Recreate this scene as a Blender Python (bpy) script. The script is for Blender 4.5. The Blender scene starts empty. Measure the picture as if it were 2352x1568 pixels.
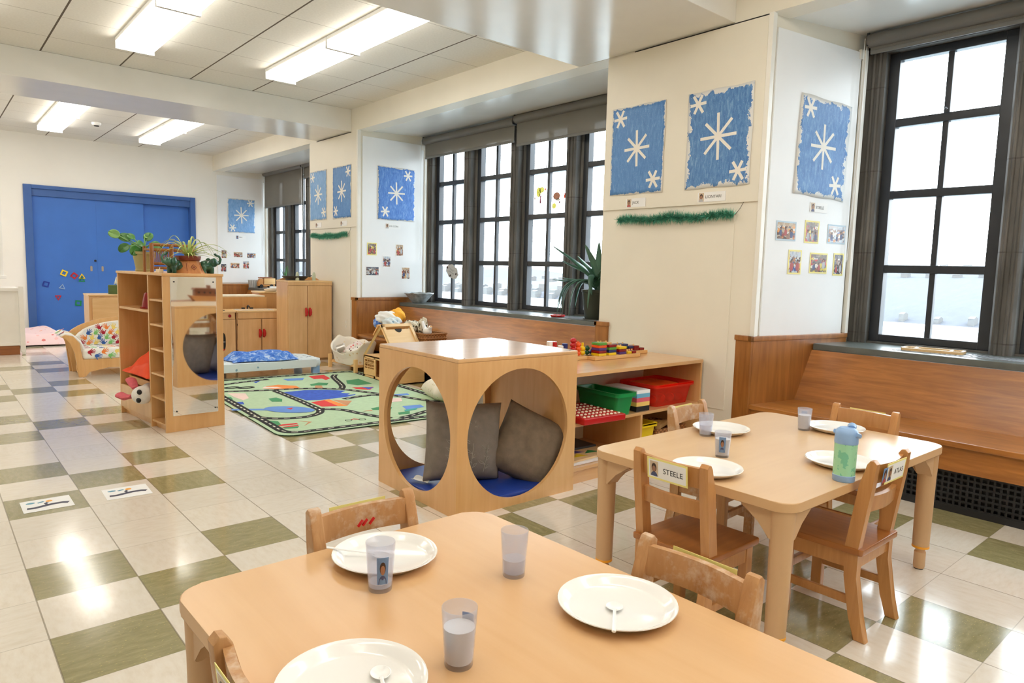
EXPO = 0.15
import bpy, bmesh, math, random
from mathutils import Matrix, Vector, Euler
from math import sin, cos, pi, radians as R_
scn = bpy.context.scene
COL = scn.collection
rnd = random.Random(7)

# ------------------------------------------------------------------ mesh builder
def TM(x=0, y=0, z=0, rx=0, ry=0, rz=0, s=None):
    m = Matrix.Translation((x, y, z)) @ Euler((R_(rx), R_(ry), R_(rz))).to_matrix().to_4x4()
    if s is not None:
        m = m @ Matrix.Diagonal((s[0], s[1], s[2], 1))
    return m

class MB:
    def __init__(s):
        s.bm = bmesh.new(); s.mi = 0; s.bev = False; s.M = Matrix.Identity(4)
    def _fin(s, verts, M=None):
        mm = s.M if M is None else s.M @ M
        if mm != Matrix.Identity(4):
            bmesh.ops.transform(s.bm, matrix=mm, verts=verts)
        fs = set()
        for v in verts:
            for f in v.link_faces: fs.add(f)
        for f in fs: f.material_index = s.mi
        return verts
    def box(s, x0, x1, y0, y1, z0, z1, b=0, M=None, seg=2):
        r = bmesh.ops.create_cube(s.bm, size=1.0)
        vs = r['verts']
        for v in vs:
            v.co = Vector(((x0+x1)/2 + v.co.x*(x1-x0), (y0+y1)/2 + v.co.y*(y1-y0), (z0+z1)/2 + v.co.z*(z1-z0)))
        if b > 0:
            s.bev = True
            es = list({e for v in vs for e in v.link_edges})
            rr = bmesh.ops.bevel(s.bm, geom=es, offset=min(b, .49*min(abs(x1-x0), abs(y1-y0), abs(z1-z0))), segments=seg, affect='EDGES', profile=.5)
            vs = list({v for f in rr['faces'] for v in f.verts} | {v for v in vs if v.is_valid})
        return s._fin(vs, M)
    def lathe(s, prof, n=28, M=None, cap=True):
        rings = []; allv = []
        for (r, z) in prof:
            if r <= 1e-6:
                v = s.bm.verts.new((0, 0, z)); rings.append([v]); allv.append(v)
            else:
                ring = [s.bm.verts.new((r*cos(2*pi*i/n), r*sin(2*pi*i/n), z)) for i in range(n)]
                rings.append(ring); allv += ring
        for a, b in zip(rings, rings[1:]):
            for i in range(n):
                j = (i+1) % n
                if len(a) == 1 and len(b) == 1: continue
                if len(a) == 1: s.bm.faces.new((a[0], b[j], b[i]))
                elif len(b) == 1: s.bm.faces.new((a[i], a[j], b[0]))
                else: s.bm.faces.new((a[i], a[j], b[j], b[i]))
        if cap:
            for ring, rev in ((rings[0], True), (rings[-1], False)):
                if len(ring) > 2:
                    try: s.bm.faces.new(ring[::-1] if rev else ring)
                    except ValueError: pass
        return s._fin(allv, M)
    def cyl(s, x, y, z0, z1, r, r2=None, n=24, b=0.0, M=None):
        r2 = r if r2 is None else r2
        if b > 0: prof = [(r-b, z0), (r, z0+b), (r2, z1-b), (r2-b, z1)]
        else: prof = [(r, z0), (r2, z1)]
        mm = Matrix.Translation((x, y, 0))
        return s.lathe(prof, n, mm if M is None else M @ mm)
    def tube(s, pts, r, n=8, M=None, flat=None):
        pts = [Vector(p) for p in pts]; k = len(pts)
        rs = r if isinstance(r, (list, tuple)) else [r]*k
        rings = []; allv = []; up = None
        for i, p in enumerate(pts):
            t = (pts[min(i+1, k-1)] - pts[max(i-1, 0)]).normalized()
            if up is None:
                up = Vector((0, 0, 1)) if abs(t.z) < .9 else Vector((1, 0, 0))
            a = t.cross(up).normalized(); bb = a.cross(t).normalized(); up = bb
            ring = []
            for j in range(n):
                an = 2*pi*j/n
                f = flat if flat else 1
                ring.append(s.bm.verts.new(p + a*(rs[i]*cos(an)) + bb*(rs[i]*f*sin(an))))
            rings.append(ring); allv += ring
        for a, b in zip(rings, rings[1:]):
            for i in range(n):
                j = (i+1) % n
                s.bm.faces.new((a[i], a[j], b[j], b[i]))
        s.bm.faces.new(rings[0][::-1]); s.bm.faces.new(rings[-1])
        return s._fin(allv, M)
    def prism(s, pts, z0, z1, M=None, b=0):
        lo = [s.bm.verts.new((p[0], p[1], z0)) for p in pts]
        hi = [s.bm.verts.new((p[0], p[1], z1)) for p in pts]
        n = len(pts)
        f1 = s.bm.faces.new(lo[::-1]); f2 = s.bm.faces.new(hi)
        for i in range(n):
            j = (i+1) % n
            s.bm.faces.new((lo[i], lo[j], hi[j], hi[i]))
        vs = lo+hi
        if b > 0:
            s.bev = True
            es = list(f1.edges)+list(f2.edges)
            rr = bmesh.ops.bevel(s.bm, geom=es, offset=b, segments=2, affect='EDGES', profile=.5)
            vs = list({v for f in rr['faces'] for v in f.verts} | {v for v in vs if v.is_valid})
        return s._fin(vs, M)
    def plate(s, outer, hole, z0, z1, M=None):
        """flat plate with one hole; outer and hole are loops with equal counts"""
        n = len(outer); V = s.bm.verts.new
        ol = [V((p[0], p[1], z0)) for p in outer]; oh = [V((p[0], p[1], z1)) for p in outer]
        hl = [V((p[0], p[1], z0)) for p in hole]; hh = [V((p[0], p[1], z1)) for p in hole]
        for i in range(n):
            j = (i+1) % n
            s.bm.faces.new((oh[i], oh[j], hh[j], hh[i])); s.bm.faces.new((ol[j], ol[i], hl[i], hl[j]))
            s.bm.faces.new((ol[i], ol[j], oh[j], oh[i])); s.bm.faces.new((hl[j], hl[i], hh[i], hh[j]))
        return s._fin(ol+oh+hl+hh, M)
    def ball(s, c, r, sc=(1, 1, 1), M=None, sub=3, jit=0):
        q = bmesh.ops.create_icosphere(s.bm, subdivisions=sub, radius=r)
        for v in q['verts']:
            k = 1 + (rnd.uniform(-jit, jit) if jit else 0)
            v.co = Vector((v.co.x*sc[0]*k + c[0], v.co.y*sc[1]*k + c[1], v.co.z*sc[2]*k + c[2]))
        return s._fin(q['verts'], M)
    def grid(s, fn, nu, nv, M=None, thick=0):
        g = [[s.bm.verts.new(fn(i/nu, j/nv)) for j in range(nv+1)] for i in range(nu+1)]
        fs = []
        for i in range(nu):
            for j in range(nv):
                fs.append(s.bm.faces.new((g[i][j], g[i+1][j], g[i+1][j+1], g[i][j+1])))
        vs = [v for r in g for v in r]
        return s._fin(vs, M)
    def poly(s, pts, M=None):
        vs = [s.bm.verts.new(p) for p in pts]
        s.bm.faces.new(vs)
        return s._fin(vs, M)
    def strip(s, pts, w, z, M=None):
        """flat ribbon of width w through 2-D points at height z"""
        P = [Vector((p[0], p[1])) for p in pts]; L = []; k = len(P)
        for i in range(k):
            t = (P[min(i+1, k-1)] - P[max(i-1, 0)])
            if t.length < 1e-9: t = Vector((1, 0))
            t.normalize(); nn = Vector((-t.y, t.x))*(w/2)
            L.append((s.bm.verts.new((P[i].x+nn.x, P[i].y+nn.y, z)), s.bm.verts.new((P[i].x-nn.x, P[i].y-nn.y, z))))
        for a, b in zip(L, L[1:]):
            s.bm.faces.new((a[0], a[1], b[1], b[0]))
        return s._fin([v for q in L for v in q], M)
    def done(s, name, mats, parent=None, sharp=35, smooth=True, recalc=True, uv=None):
        bm = s.bm
        if recalc: bmesh.ops.recalc_face_normals(bm, faces=bm.faces[:])
        if smooth:
            for f in bm.faces: f.smooth = True
            for e in bm.edges:
                if len(e.link_faces) == 2 and e.calc_face_angle(0) > R_(sharp): e.smooth = False
        if uv:
            ul = bm.loops.layers.uv.new('UVMap')
            for f in bm.faces:
                for l in f.loops: l[ul].uv = uv(l.vert.co)
        me = bpy.data.meshes.new(name); bm.to_mesh(me); bm.free()
        for m in (mats if isinstance(mats, (list, tuple)) else [mats]): me.materials.append(m)
        o = bpy.data.objects.new(name, me); COL.objects.link(o)
        if parent is not None: o.parent = parent
        if s.bev and smooth:
            wn = o.modifiers.new('w', 'WEIGHTED_NORMAL'); wn.keep_sharp = True
        return o

def T(name, label, cat, loc=(0, 0, 0), rz=0, group=None):
    o = bpy.data.objects.new(name, None); COL.objects.link(o)
    o.empty_display_size = .05
    o.location = loc; o.rotation_euler = (0, 0, R_(rz))
    o['label'] = label; o['category'] = cat
    if group: o['group'] = group
    return o
def tag(o, label, cat, group=None, kind=None):
    o['label'] = label; o['category'] = cat
    if group: o['group'] = group
    if kind: o['kind'] = kind
    return o
def struct(o, label=None):
    o['kind'] = 'structure'
    if label: o['label'] = label
    return o
def copy_tree(o, parent=None):
    c = o.copy(); COL.objects.link(c)
    if parent is not None: c.parent = parent
    for ch in list(o.children): copy_tree(ch, c)
    return c
def mods(o, sub=0, solid=0, remesh=0, bevel=0):
    if remesh:
        m = o.modifiers.new('r', 'REMESH'); m.mode = 'VOXEL'; m.voxel_size = remesh; m.use_smooth_shade = True
        s2 = o.modifiers.new('s', 'SMOOTH'); s2.factor = .6; s2.iterations = 4
    if solid:
        m = o.modifiers.new('t', 'SOLIDIFY'); m.thickness = solid; m.offset = -1
    if sub:
        m = o.modifiers.new('d', 'SUBSURF'); m.levels = sub; m.render_levels = sub
    return o
def text(body, size, mat, parent, M, name='lettering', ext=.0002, align='CENTER'):
    cu = bpy.data.curves.new(name, 'FONT'); cu.body = body; cu.size = size; cu.extrude = ext
    cu.align_x = align; cu.align_y = 'CENTER'
    tmp = bpy.data.objects.new(name, cu); COL.objects.link(tmp)
    bpy.context.view_layer.update()
    me = bpy.data.meshes.new_from_object(tmp.evaluated_get(bpy.context.evaluated_depsgraph_get()))
    bpy.data.objects.remove(tmp); bpy.data.curves.remove(cu)
    me.materials.clear(); me.materials.append(mat)
    me.transform(M)
    o = bpy.data.objects.new(name, me); COL.objects.link(o); o.parent = parent
    return o
def portrait(parent, x0, x1, z0, z1, y, hue=0, name='portrait'):
    m = MB(); w = x1-x0; h = z1-z0; cx = (x0+x1)/2
    m.box(x0, x1, y, y+.0008, z0, z1)
    FX = TM(0, y, 0, rx=90)
    m.mi = 1; m.prism([(cx+w*.42*cos(a), z0+h*.30*sin(a)) for a in [pi*i/10 for i in range(11)]], .0, .0003, M=FX)
    m.mi = 2; m.prism(circ(16, w*.30, cx, z0+h*.58, ry=h*.30), .0001, .0006, M=FX)
    m.mi = 3; m.prism(circ(14, w*.22, cx, z0+h*.50, ry=h*.20), .0002, .0009, M=FX)
    return m.done(name, [M['pt_bg%d' % (hue % 2)], M['pt_top%d' % (hue % 3)], M['pt_hair'], M['pt_skin']], parent, smooth=False)
def circ(n, r, cx=0, cy=0, a0=0, ry=None):
    ry = r if ry is None else ry
    return [(cx+r*cos(a0+2*pi*i/n), cy+ry*sin(a0+2*pi*i/n)) for i in range(n)]
def rrect(x0, x1, y0, y1, r, k=6):
    out = []
    for cx, cy, a in ((x1-r, y1-r, 0), (x0+r, y1-r, 90), (x0+r, y0+r, 180), (x1-r, y0+r, 270)):
        for i in range(k+1):
            t = R_(a+90*i/k); out.append((cx+r*cos(t), cy+r*sin(t)))
    return out
def sq_ring(n, x0, x1, y0, y1, cx, cy):
    """points on a rectangle hit by rays at equal angles from (cx,cy), first at 45 deg so corners are kept"""
    out = []
    for i in range(n):
        a = 2*pi*i/n + pi/4
        dx, dy = cos(a), sin(a); t = 1e9
        if dx > 1e-9: t = min(t, (x1-cx)/dx)
        if dx < -1e-9: t = min(t, (x0-cx)/dx)
        if dy > 1e-9: t = min(t, (y1-cy)/dy)
        if dy < -1e-9: t = min(t, (y0-cy)/dy)
        out.append([cx+dx*t, cy+dy*t])
    for (x, y) in ((x0, y0), (x0, y1), (x1, y0), (x1, y1)):
        k = min(range(n), key=lambda i: (out[i][0]-x)**2+(out[i][1]-y)**2); out[k] = [x, y]
    return out

# ------------------------------------------------------------------ materials
def srgb(r, g, b):
    def f(c):
        c /= 255.
        return c/12.92 if c <= .04045 else ((c+.055)/1.055)**2.4
    return (f(r), f(g), f(b), 1)
class NT:
    def __init__(s, name):
        s.m = bpy.data.materials.new(name); s.m.use_nodes = True
        s.t = s.m.node_tree; s.b = s.t.nodes['Principled BSDF']; s.out = s.t.nodes['Material Output']
    def n(s, typ, **kw):
        nd = s.t.nodes.new(typ)
        for k, v in kw.items():
            if k.startswith('_'): setattr(nd, k[1:], v)
            else: s.set(nd, k, v)
        return nd
    def set(s, nd, k, v):
        key = int(k[1:]) if k[0] == 'i' and k[1:].isdigit() else k.replace('__', ' ')
        sock = nd.inputs[key]
        if isinstance(v, bpy.types.NodeSocket): s.t.links.new(v, sock)
        elif isinstance(v, bpy.types.Node): s.t.links.new(v.outputs[0], sock)
        else: sock.default_value = v
    def P(s, **kw):
        for k, v in kw.items(): s.set(s.b, k, v)
        return s
    def math(s, op, a, b=0.0, c=0.0):
        nd = s.n('ShaderNodeMath', _operation=op)
        for i, v in enumerate((a, b, c)): s.set(nd, 'i%d' % i, v)
        return nd.outputs[0]
    def mix(s, fac, a, b, blend='MIX'):
        nd = s.n('ShaderNodeMix', _data_type='RGBA', _blend_type=blend)
        s.set(nd, 'i0', fac); s.set(nd, 'i6', a); s.set(nd, 'i7', b)
        return nd.outputs[2]
    def ramp(s, fac, stops, interp='LINEAR'):
        nd = s.n('ShaderNodeValToRGB'); cr = nd.color_ramp; cr.interpolation = interp
        while len(cr.elements) > 1: cr.elements.remove(cr.elements[-1])
        cr.elements[0].position = stops[0][0]; cr.elements[0].color = stops[0][1]
        for p, c in stops[1:]:
            e = cr.elements.new(p); e.color = c
        s.set(nd, 'Fac', fac)
        return nd.outputs[0]
    def obj(s, sc=(1, 1, 1), rot=(0, 0, 0)):
        tc = s.n('ShaderNodeTexCoord')
        mp = s.n('ShaderNodeMapping', Scale=sc, Rotation=rot); s.set(mp, 'Vector', tc.outputs['Object'])
        return mp.outputs[0]
    def uv(s):
        return s.n('ShaderNodeTexCoord').outputs['UV']
    def noise(s, vec, scale=5, detail=3, rough=.5, dist=0):
        nd = s.n('ShaderNodeTexNoise', Vector=vec, Scale=scale, Detail=detail, Roughness=rough, Distortion=dist)
        return nd.outputs[0]
    def bump(s, h, strength=.1, dist=.01):
        nd = s.n('ShaderNodeBump', Strength=strength, Distance=dist, Height=h)
        s.set(s.b, 'Normal', nd.outputs[0]); return s

def plain(name, col, rough=.5, metal=0, var=.06, scale=6, coat=0, spec=.5, trans=0, bump=0):
    k = NT(name); v = k.obj()
    nz = k.noise(v, scale, 4)
    d = tuple(max(0, c*(1-var)) for c in col[:3])+(1,); l = tuple(min(1, c*(1+var)) for c in col[:3])+(1,)
    k.P(Base__Color=k.ramp(nz, [(.3, d), (.7, l)]), Roughness=rough, Metallic=metal)
    k.set(k.b, 'Specular IOR Level', spec)
    if coat: k.set(k.b, 'Coat Weight', coat); k.set(k.b, 'Coat Roughness', .1)
    if trans: k.set(k.b, 'Transmission Weight', trans)
    if bump: k.bump(k.noise(v, scale*8, 3), bump)
    return k.m
def wood(name, c1, c2, axis='x', sc=1.0, rough=.4, coat=0, wear=None, contrast=1.0):
    k = NT(name)
    s = {'x': (1.2, 14, 14), 'y': (14, 1.2, 14), 'z': (14, 14, 1.2)}[axis]
    v = k.obj(tuple(a*sc for a in s))
    n1 = k.noise(v, 2.2, 6, .6, .6); n2 = k.noise(k.obj((1, 1, 1)), 2.5, 2)
    f = k.math('ADD', k.math('MULTIPLY', n1, .7*contrast), k.math('MULTIPLY', n2, .5))
    col = k.ramp(f, [(.35, c1), (.62, tuple((a+b)/2 for a, b in zip(c1, c2))), (.85, c2)])
    if wear:
        w = k.noise(k.obj(), 11, 5, .7)
        col = k.mix(k.ramp(w, [(.52, (0, 0, 0, 1)), (.7, (.8, .8, .8, 1))]), col, wear)
    k.P(Base__Color=col, Roughness=rough)
    if coat: k.set(k.b, 'Coat Weight', coat); k.set(k.b, 'Coat Roughness', .17)
    k.bump(n1, .05, .003)
    return k.m
M = {}
M['cream'] = plain('cream_paint', (.80, .755, .65, 1), .45, var=.03, scale=2)
M['cream_lit'] = plain('cream_paint_lit', (.88, .865, .825, 1), .5, var=.02, scale=2)  # same cream paint, lightened for the stronger light on the far wall
M['white_gloss'] = plain('white_gloss_paint', (.80, .79, .75, 1), .22, var=.03, scale=3)
M['board'] = plain('white_board_paint', (.84, .85, .86, 1), .4, var=.02, scale=3)
M['trimw'] = plain('white_trim_paint', (.84, .82, .76, 1), .4, var=.03)
M['dark'] = plain('dark_fill', (.02, .018, .015, 1), .8)
M['black'] = plain('black_paint', (.012, .012, .013, 1), .5)
M['blue_door'] = plain('blue_door_paint', srgb(60, 114, 200), .42, var=.05, scale=3, bump=.03)
M['blue_frame'] = plain('blue_frame_paint', srgb(58, 98, 166), .4, var=.05)
M['nickel'] = plain('brushed_nickel', (.6, .58, .55, 1), .3, 1)
M['chrome'] = plain('chrome', (.8, .8, .8, 1), .12, 1)
M['sash'] = plain('dark_steel_paint', (.026, .030, .038, 1), .35, var=.2)
M['slate'] = plain('slate_sill', srgb(98, 104, 101), .3, var=.15, scale=8)
M['grille'] = plain('sill_grille', srgb(150, 152, 158), .35, .4)
M['rad'] = plain('radiator_black', (.012, .013, .016, 1), .45)
M['white_plastic'] = plain('white_plastic', (.85, .85, .84, 1), .25, var=.01)
M['white_china'] = plain('white_melamine', (.86, .85, .83, 1), .14, var=.01, coat=.4)
M['cabinet_white'] = plain('white_cabinet', (.80, .79, .76, 1), .4, var=.02)
M['red_plastic'] = plain('red_plastic', srgb(190, 28, 30), .25)
M['red_dark'] = plain('dark_red_plastic', srgb(140, 12, 20), .25)
M['orange_plastic'] = plain('orange_plastic', srgb(238, 90, 30), .3)
M['yellow_plastic'] = plain('yellow_plastic', srgb(240, 205, 30), .3)
M['green_plastic'] = plain('green_plastic', srgb(12, 140, 72), .3)
M['green_toy'] = plain('green_toy_paint', srgb(90, 160, 60), .3)
M['dkgreen_toy'] = plain('dark_green_toy_paint', srgb(20, 80, 50), .3)
M['navy_toy'] = plain('navy_toy_paint', srgb(25, 40, 110), .3)
M['purple_toy'] = plain('purple_toy_paint', srgb(80, 50, 130), .3)
M['blue_vinyl'] = plain('blue_vinyl', srgb(30, 62, 150), .35, var=.12, scale=9, bump=.05)
M['blue_plastic'] = plain('blue_plastic', srgb(30, 60, 160), .3)
M['ltblue_plastic'] = plain('light_blue_plastic', srgb(140, 174, 218), .3)
M['tape'] = plain('white_paper', (.87, .87, .87, 1), .5, var=.01)
M['yellow_card'] = plain('yellow_card', srgb(240, 228, 140), .45, var=.02)
M['ink'] = plain('black_ink', (.03, .03, .03, 1), .6)
M['paper_snow'] = plain('masked_paper', srgb(238, 234, 226), .6, var=.03)
M['fabric_white'] = plain('white_cloth', (.84, .83, .80, 1), .9, var=.05, scale=12)
M['fabric_cream'] = plain('cream_cloth', srgb(240, 228, 205), .9, var=.1, scale=14)
M['fabric_orange'] = plain('orange_chiffon', srgb(255, 82, 35), .7, var=.15, scale=9)
M['fabric_gold'] = plain('golden_cloth', srgb(246, 178, 60), .9)
M['fabric_blue'] = None
M['pillow'] = plain('brown_corduroy', srgb(126, 110, 92), .85, var=.15, scale=25, bump=.1)
M['pillow2'] = plain('taupe_linen', srgb(134, 124, 114), .85, var=.12, scale=25, bump=.1)
M['pillow_grey'] = plain('grey_denim', srgb(150, 152, 164), .85)
M['thread'] = plain('pale_thread', srgb(176, 168, 154), .8)
M['pink_plush'] = plain('pink_plush', srgb(216, 105, 115), .95, var=.12, scale=30)
M['white_plush'] = plain('white_plush', (.80, .78, .74, 1), .95, var=.06, scale=30)
M['leaf'] = plain('round_leaf_green', srgb(58, 112, 44), .35, var=.35, scale=9)
M['leaf_lt'] = plain('young_leaf_green', srgb(120, 165, 85), .4, var=.2, scale=9)
M['aloe'] = plain('aloe_green', srgb(58, 96, 76), .35, var=.35, scale=7)
M['pot_dark'] = plain('dark_green_pot', srgb(46, 52, 40), .4)
M['pot_olive'] = plain('olive_pot', srgb(168, 160, 108), .45)
M['terra'] = plain('terracotta_glaze', srgb(120, 48, 24), .35)
M['soil'] = plain('potting_soil', (.03, .022, .015, 1), .95, var=.4, scale=40)
M['tissue_green'] = plain('green_card_box', srgb(84, 108, 60), .6, var=.2, scale=8)
M['silver_bowl'] = plain('silvery_weave', srgb(176, 182, 186), .35, .3, var=.35, scale=22)
M['charcoal'] = plain('charcoal_pan', (.03, .03, .032, 1), .4)
M['grey_blind'] = None
M['pt_bg0'] = plain('photo_ground_tan', srgb(206, 184, 158), .4); M['pt_bg1'] = plain('photo_ground_blue', srgb(110, 142, 186), .4); M['pt_hair'] = plain('photo_hair', srgb(62, 42, 34), .4); M['pt_skin'] = plain('photo_skin', srgb(158, 112, 86), .4)
M['pt_top0'] = plain('photo_shirt_navy', srgb(70, 80, 120), .4); M['pt_top1'] = plain('photo_shirt_red', srgb(170, 70, 66), .4); M['pt_top2'] = plain('photo_shirt_grey', srgb(176, 176, 180), .4)
def see_through(name, col, al):
    k = NT(name); tr = k.n('ShaderNodeBsdfTransparent', Color=col); k.P(Base__Color=col, Roughness=.5)
    k.set(k.out, 'Surface', k.n('ShaderNodeMixShader', i0=al, i1=tr, i2=k.b)); return k.m
def mk_special():
    # birch plywood and friends
    M['birch'] = wood('birch_ply', srgb(210, 158, 98), srgb(236, 194, 138), 'z', .9, .32, coat=.25, contrast=.7)
    M['birch_x'] = wood('birch_ply_top', srgb(210, 160, 104), srgb(236, 196, 144), 'x', .9, .3, coat=.7, contrast=.7)
    M['ply_edge'] = wood('ply_edge', srgb(150, 92, 44), srgb(190, 128, 72), 'z', 2.5, .5)
    M['maple'] = wood('maple_panel', srgb(206, 160, 108), srgb(232, 192, 142), 'z', .7, .35, coat=.2)
    M['maple_lt'] = wood('pale_maple', srgb(222, 182, 126), srgb(240, 208, 158), 'x', .7, .35)
    M['pine'] = wood('pine_slat', srgb(222, 170, 104), srgb(240, 200, 142), 'x', .9, .45)
    M['pine_z'] = wood('pine_frame', srgb(226, 178, 112), srgb(244, 208, 150), 'z', .9, .45)
    M['oak'] = wood('bench_oak', srgb(126, 74, 28), srgb(190, 124, 58), 'y', 1.3, .3, coat=.35, contrast=1.15)
    M['oak_z'] = wood('bench_oak_upright', srgb(126, 76, 30), srgb(188, 124, 60), 'z', .8, .35, coat=.25)
    M['oak_x'] = wood('bench_oak_cross', srgb(122, 68, 28), srgb(180, 112, 56), 'x', .8, .35, coat=.25)
    M['chair'] = wood('chair_beech', srgb(178, 122, 68), srgb(214, 160, 102), 'z', 1.3, .35, coat=.2)
    M['chair_worn'] = wood('chair_beech_worn', srgb(168, 118, 70), srgb(212, 168, 118), 'z', 1.3, .45, wear=srgb(214, 196, 176))
    M['seat'] = wood('chair_seat_wood', srgb(140, 80, 34), srgb(186, 122, 60), 'y', 1.2, .3, coat=.3)
    M['table'] = wood('table_laminate', srgb(210, 166, 118), srgb(226, 190, 146), 'y', .5, .28, contrast=.8)
    M['table_b'] = wood('table_laminate_pale', srgb(208, 172, 130), srgb(222, 190, 150), 'x', .5, .28, contrast=.8)
    M['table_edge'] = plain('table_edge_band', srgb(214, 174, 128), .4, var=.04)
    M['table_leg'] = plain('table_leg_plastic', srgb(206, 168, 126), .45, var=.03)
    M['orange_ring'] = plain('orange_ring', srgb(246, 170, 40), .4)
    M['toy_wood'] = wood('toy_wood', srgb(196, 128, 66), srgb(224, 164, 98), 'x', 2, .4)
    M['dark_wood'] = wood('dark_toy_wood', srgb(120, 66, 34), srgb(160, 98, 58), 'x', 2, .4)
    M['bamboo'] = wood('bamboo', srgb(112, 64, 26), srgb(184, 124, 60), 'z', 2, .35)
    # wicker
    for nm, a, b in (('wicker', srgb(110, 66, 32), srgb(190, 132, 78)), ('rope', srgb(140, 108, 76), srgb(186, 156, 122))):
        k = NT(nm); v = k.obj((1, 1, 1))
        w = k.n('ShaderNodeTexWave', Vector=v, Scale=26, Distortion=3, Detail=2, _bands_direction='Z')
        ch = k.n('ShaderNodeTexChecker', Vector=v, Scale=55); ch.inputs[1].default_value = a; ch.inputs[2].default_value = b
        k.P(Base__Color=k.mix(w.outputs['Fac'], ch.outputs[0], k.mix(.5, a, b)), Roughness=.7); k.bump(w.outputs['Fac'], .6, .004)
        M[nm] = k.m
    # weathered stone
    k = NT('grey_stone'); v = k.obj((1, 1, .25))
    n1 = k.noise(v, 9, 6, .6); n2 = k.noise(k.obj((3, 3, .4)), 5, 3)
    col = k.ramp(k.math('ADD', k.math('MULTIPLY', n1, .6), k.math('MULTIPLY', n2, .45)), [(.3, srgb(56, 54, 51)), (.55, srgb(94, 91, 87)), (.78, srgb(130, 126, 121))])
    z = k.n('ShaderNodeSeparateXYZ', Vector=k.obj()).outputs[2]
    jt = k.math('LESS_THAN', k.math('ABSOLUTE', k.math('SUBTRACT', k.math('FRACT', k.math('MULTIPLY', z, 1.9)), .5)), .008)
    k.P(Base__Color=k.mix(jt, col, srgb(78, 74, 70)), Roughness=.6); k.bump(n1, .15, .004); M['stone'] = k.m
    # window glass
    k = NT('window_glass')
    tr = k.n('ShaderNodeBsdfTransparent', Color=(.97, .985, .985, 1)); gl = k.n('ShaderNodeBsdfGlossy', Color=(1, 1, 1, 1), Roughness=.02)
    lw = k.n('ShaderNodeLayerWeight', Blend=.5).outputs['Facing']; mx = k.n('ShaderNodeMixShader', i0=k.math('MULTIPLY_ADD', k.math('POWER', lw, 5.0), .45, .03), i1=tr, i2=gl)
    k.set(k.out, 'Surface', mx); M['glass'] = k.m
    # roller blind: woven screen fabric, a little see-through
    k = NT('blind_fabric'); v = k.obj((1, 1, 1))
    nz = k.noise(k.obj((1, 60, 60)), 6, 2)
    col = k.ramp(nz, [(.3, srgb(120, 116, 108)), (.7, srgb(146, 142, 134))])
    df = k.n('ShaderNodeBsdfDiffuse', Color=col); tl = k.n('ShaderNodeBsdfTranslucent', Color=srgb(150, 146, 140)); tp = k.n('ShaderNodeBsdfTransparent', Color=(1, 1, 1, 1))
    m1 = k.n('ShaderNodeMixShader', i0=.10, i1=df, i2=tl); m2 = k.n('ShaderNodeMixShader', i0=.10, i1=m1, i2=tp)
    k.set(k.out, 'Surface', m2); M['grey_blind'] = k.m
    M['blind_tube'] = plain('blind_tube_grey', srgb(112, 110, 106), .5)
    # clear tumbler
    k = NT('clear_tumbler')
    tr = k.n('ShaderNodeBsdfTransparent', Color=(.90, .91, .95, 1)); gl = k.n('ShaderNodeBsdfGlossy', Color=(1, 1, 1, 1), Roughness=.12)
    df = k.n('ShaderNodeBsdfTranslucent', Color=(.85, .86, .92, 1)); df2 = k.n('ShaderNodeBsdfDiffuse', Color=(.8, .82, .9, 1))
    lw = k.n('ShaderNodeLayerWeight', Blend=.5).outputs['Facing']; fr = k.math('MULTIPLY_ADD', k.math('POWER', lw, 3.0), .45, .03)
    a = k.n('ShaderNodeMixShader', i0=.5, i1=df, i2=df2); b = k.n('ShaderNodeMixShader', i0=.20, i1=tr, i2=a)
    c = k.n('ShaderNodeMixShader', i0=fr, i1=b, i2=gl); k.set(k.out, 'Surface', c); M['tumbler'] = k.m
    for nm, colr, al in (('clear_red', (1, .16, .08, 1), .22), ('clear_bin', srgb(226, 226, 224), .5)):
        k = NT(nm); tr = k.n('ShaderNodeBsdfTransparent', Color=colr)
        pr = k.b; k.set(pr, 'Base Color', colr); k.set(pr, 'Roughness', .2)
        b = k.n('ShaderNodeMixShader', i0=al, i1=tr, i2=pr); k.set(k.out, 'Surface', b); M[nm] = k.m
    k = NT('water_clear'); tr = k.n('ShaderNodeBsdfTransparent', Color=(.93, .94, .97, 1)); df = k.n('ShaderNodeBsdfDiffuse', Color=(.85, .86, .9, 1))
    b = k.n('ShaderNodeMixShader', i0=.35, i1=tr, i2=df); k.set(k.out, 'Surface', b); M['water_in_cup'] = k.m
    # acrylic mirror
    k = NT('acrylic_mirror'); k.P(Base__Color=(.88, .87, .85, 1), Metallic=1.0, Roughness=.03); M['mirror'] = k.m
    # lit diffuser
    k = NT('lit_diffuser'); uvx = k.n('ShaderNodeSeparateXYZ', Vector=k.obj()).outputs[0]
    st = k.math('MULTIPLY_ADD', k.math('COSINE', k.math('MULTIPLY', uvx, 45.0)), .5, 1.15)
    k.P(Base__Color=(.9, .9, .88, 1), Roughness=.5, Emission__Color=(1, .95, .86, 1)); k.set(k.b, 'Emission Strength', k.math('MULTIPLY', st, LAMP)); M['lit'] = k.m
    # floor tiles: 12 inch squares, olive ones in a five-by-five quincunx
    k = NT('vinyl_floor_tiles'); tc = k.n('ShaderNodeTexCoord').outputs['Object']
    sx = k.n('ShaderNodeSeparateXYZ', Vector=tc); TS = .3048
    u = k.math('DIVIDE', sx.outputs[0], TS); v = k.math('DIVIDE', sx.outputs[1], TS)
    iu = k.math('FLOOR', u); iv = k.math('FLOOR', v); fu = k.math('FRACT', u); fv = k.math('FRACT', v)
    au = k.math('FLOORED_MODULO', iu, 5.0); bv = k.math('FLOORED_MODULO', iv, 5.0)
    def eq(x, c): return k.math('COMPARE', x, float(c), .1)
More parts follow.
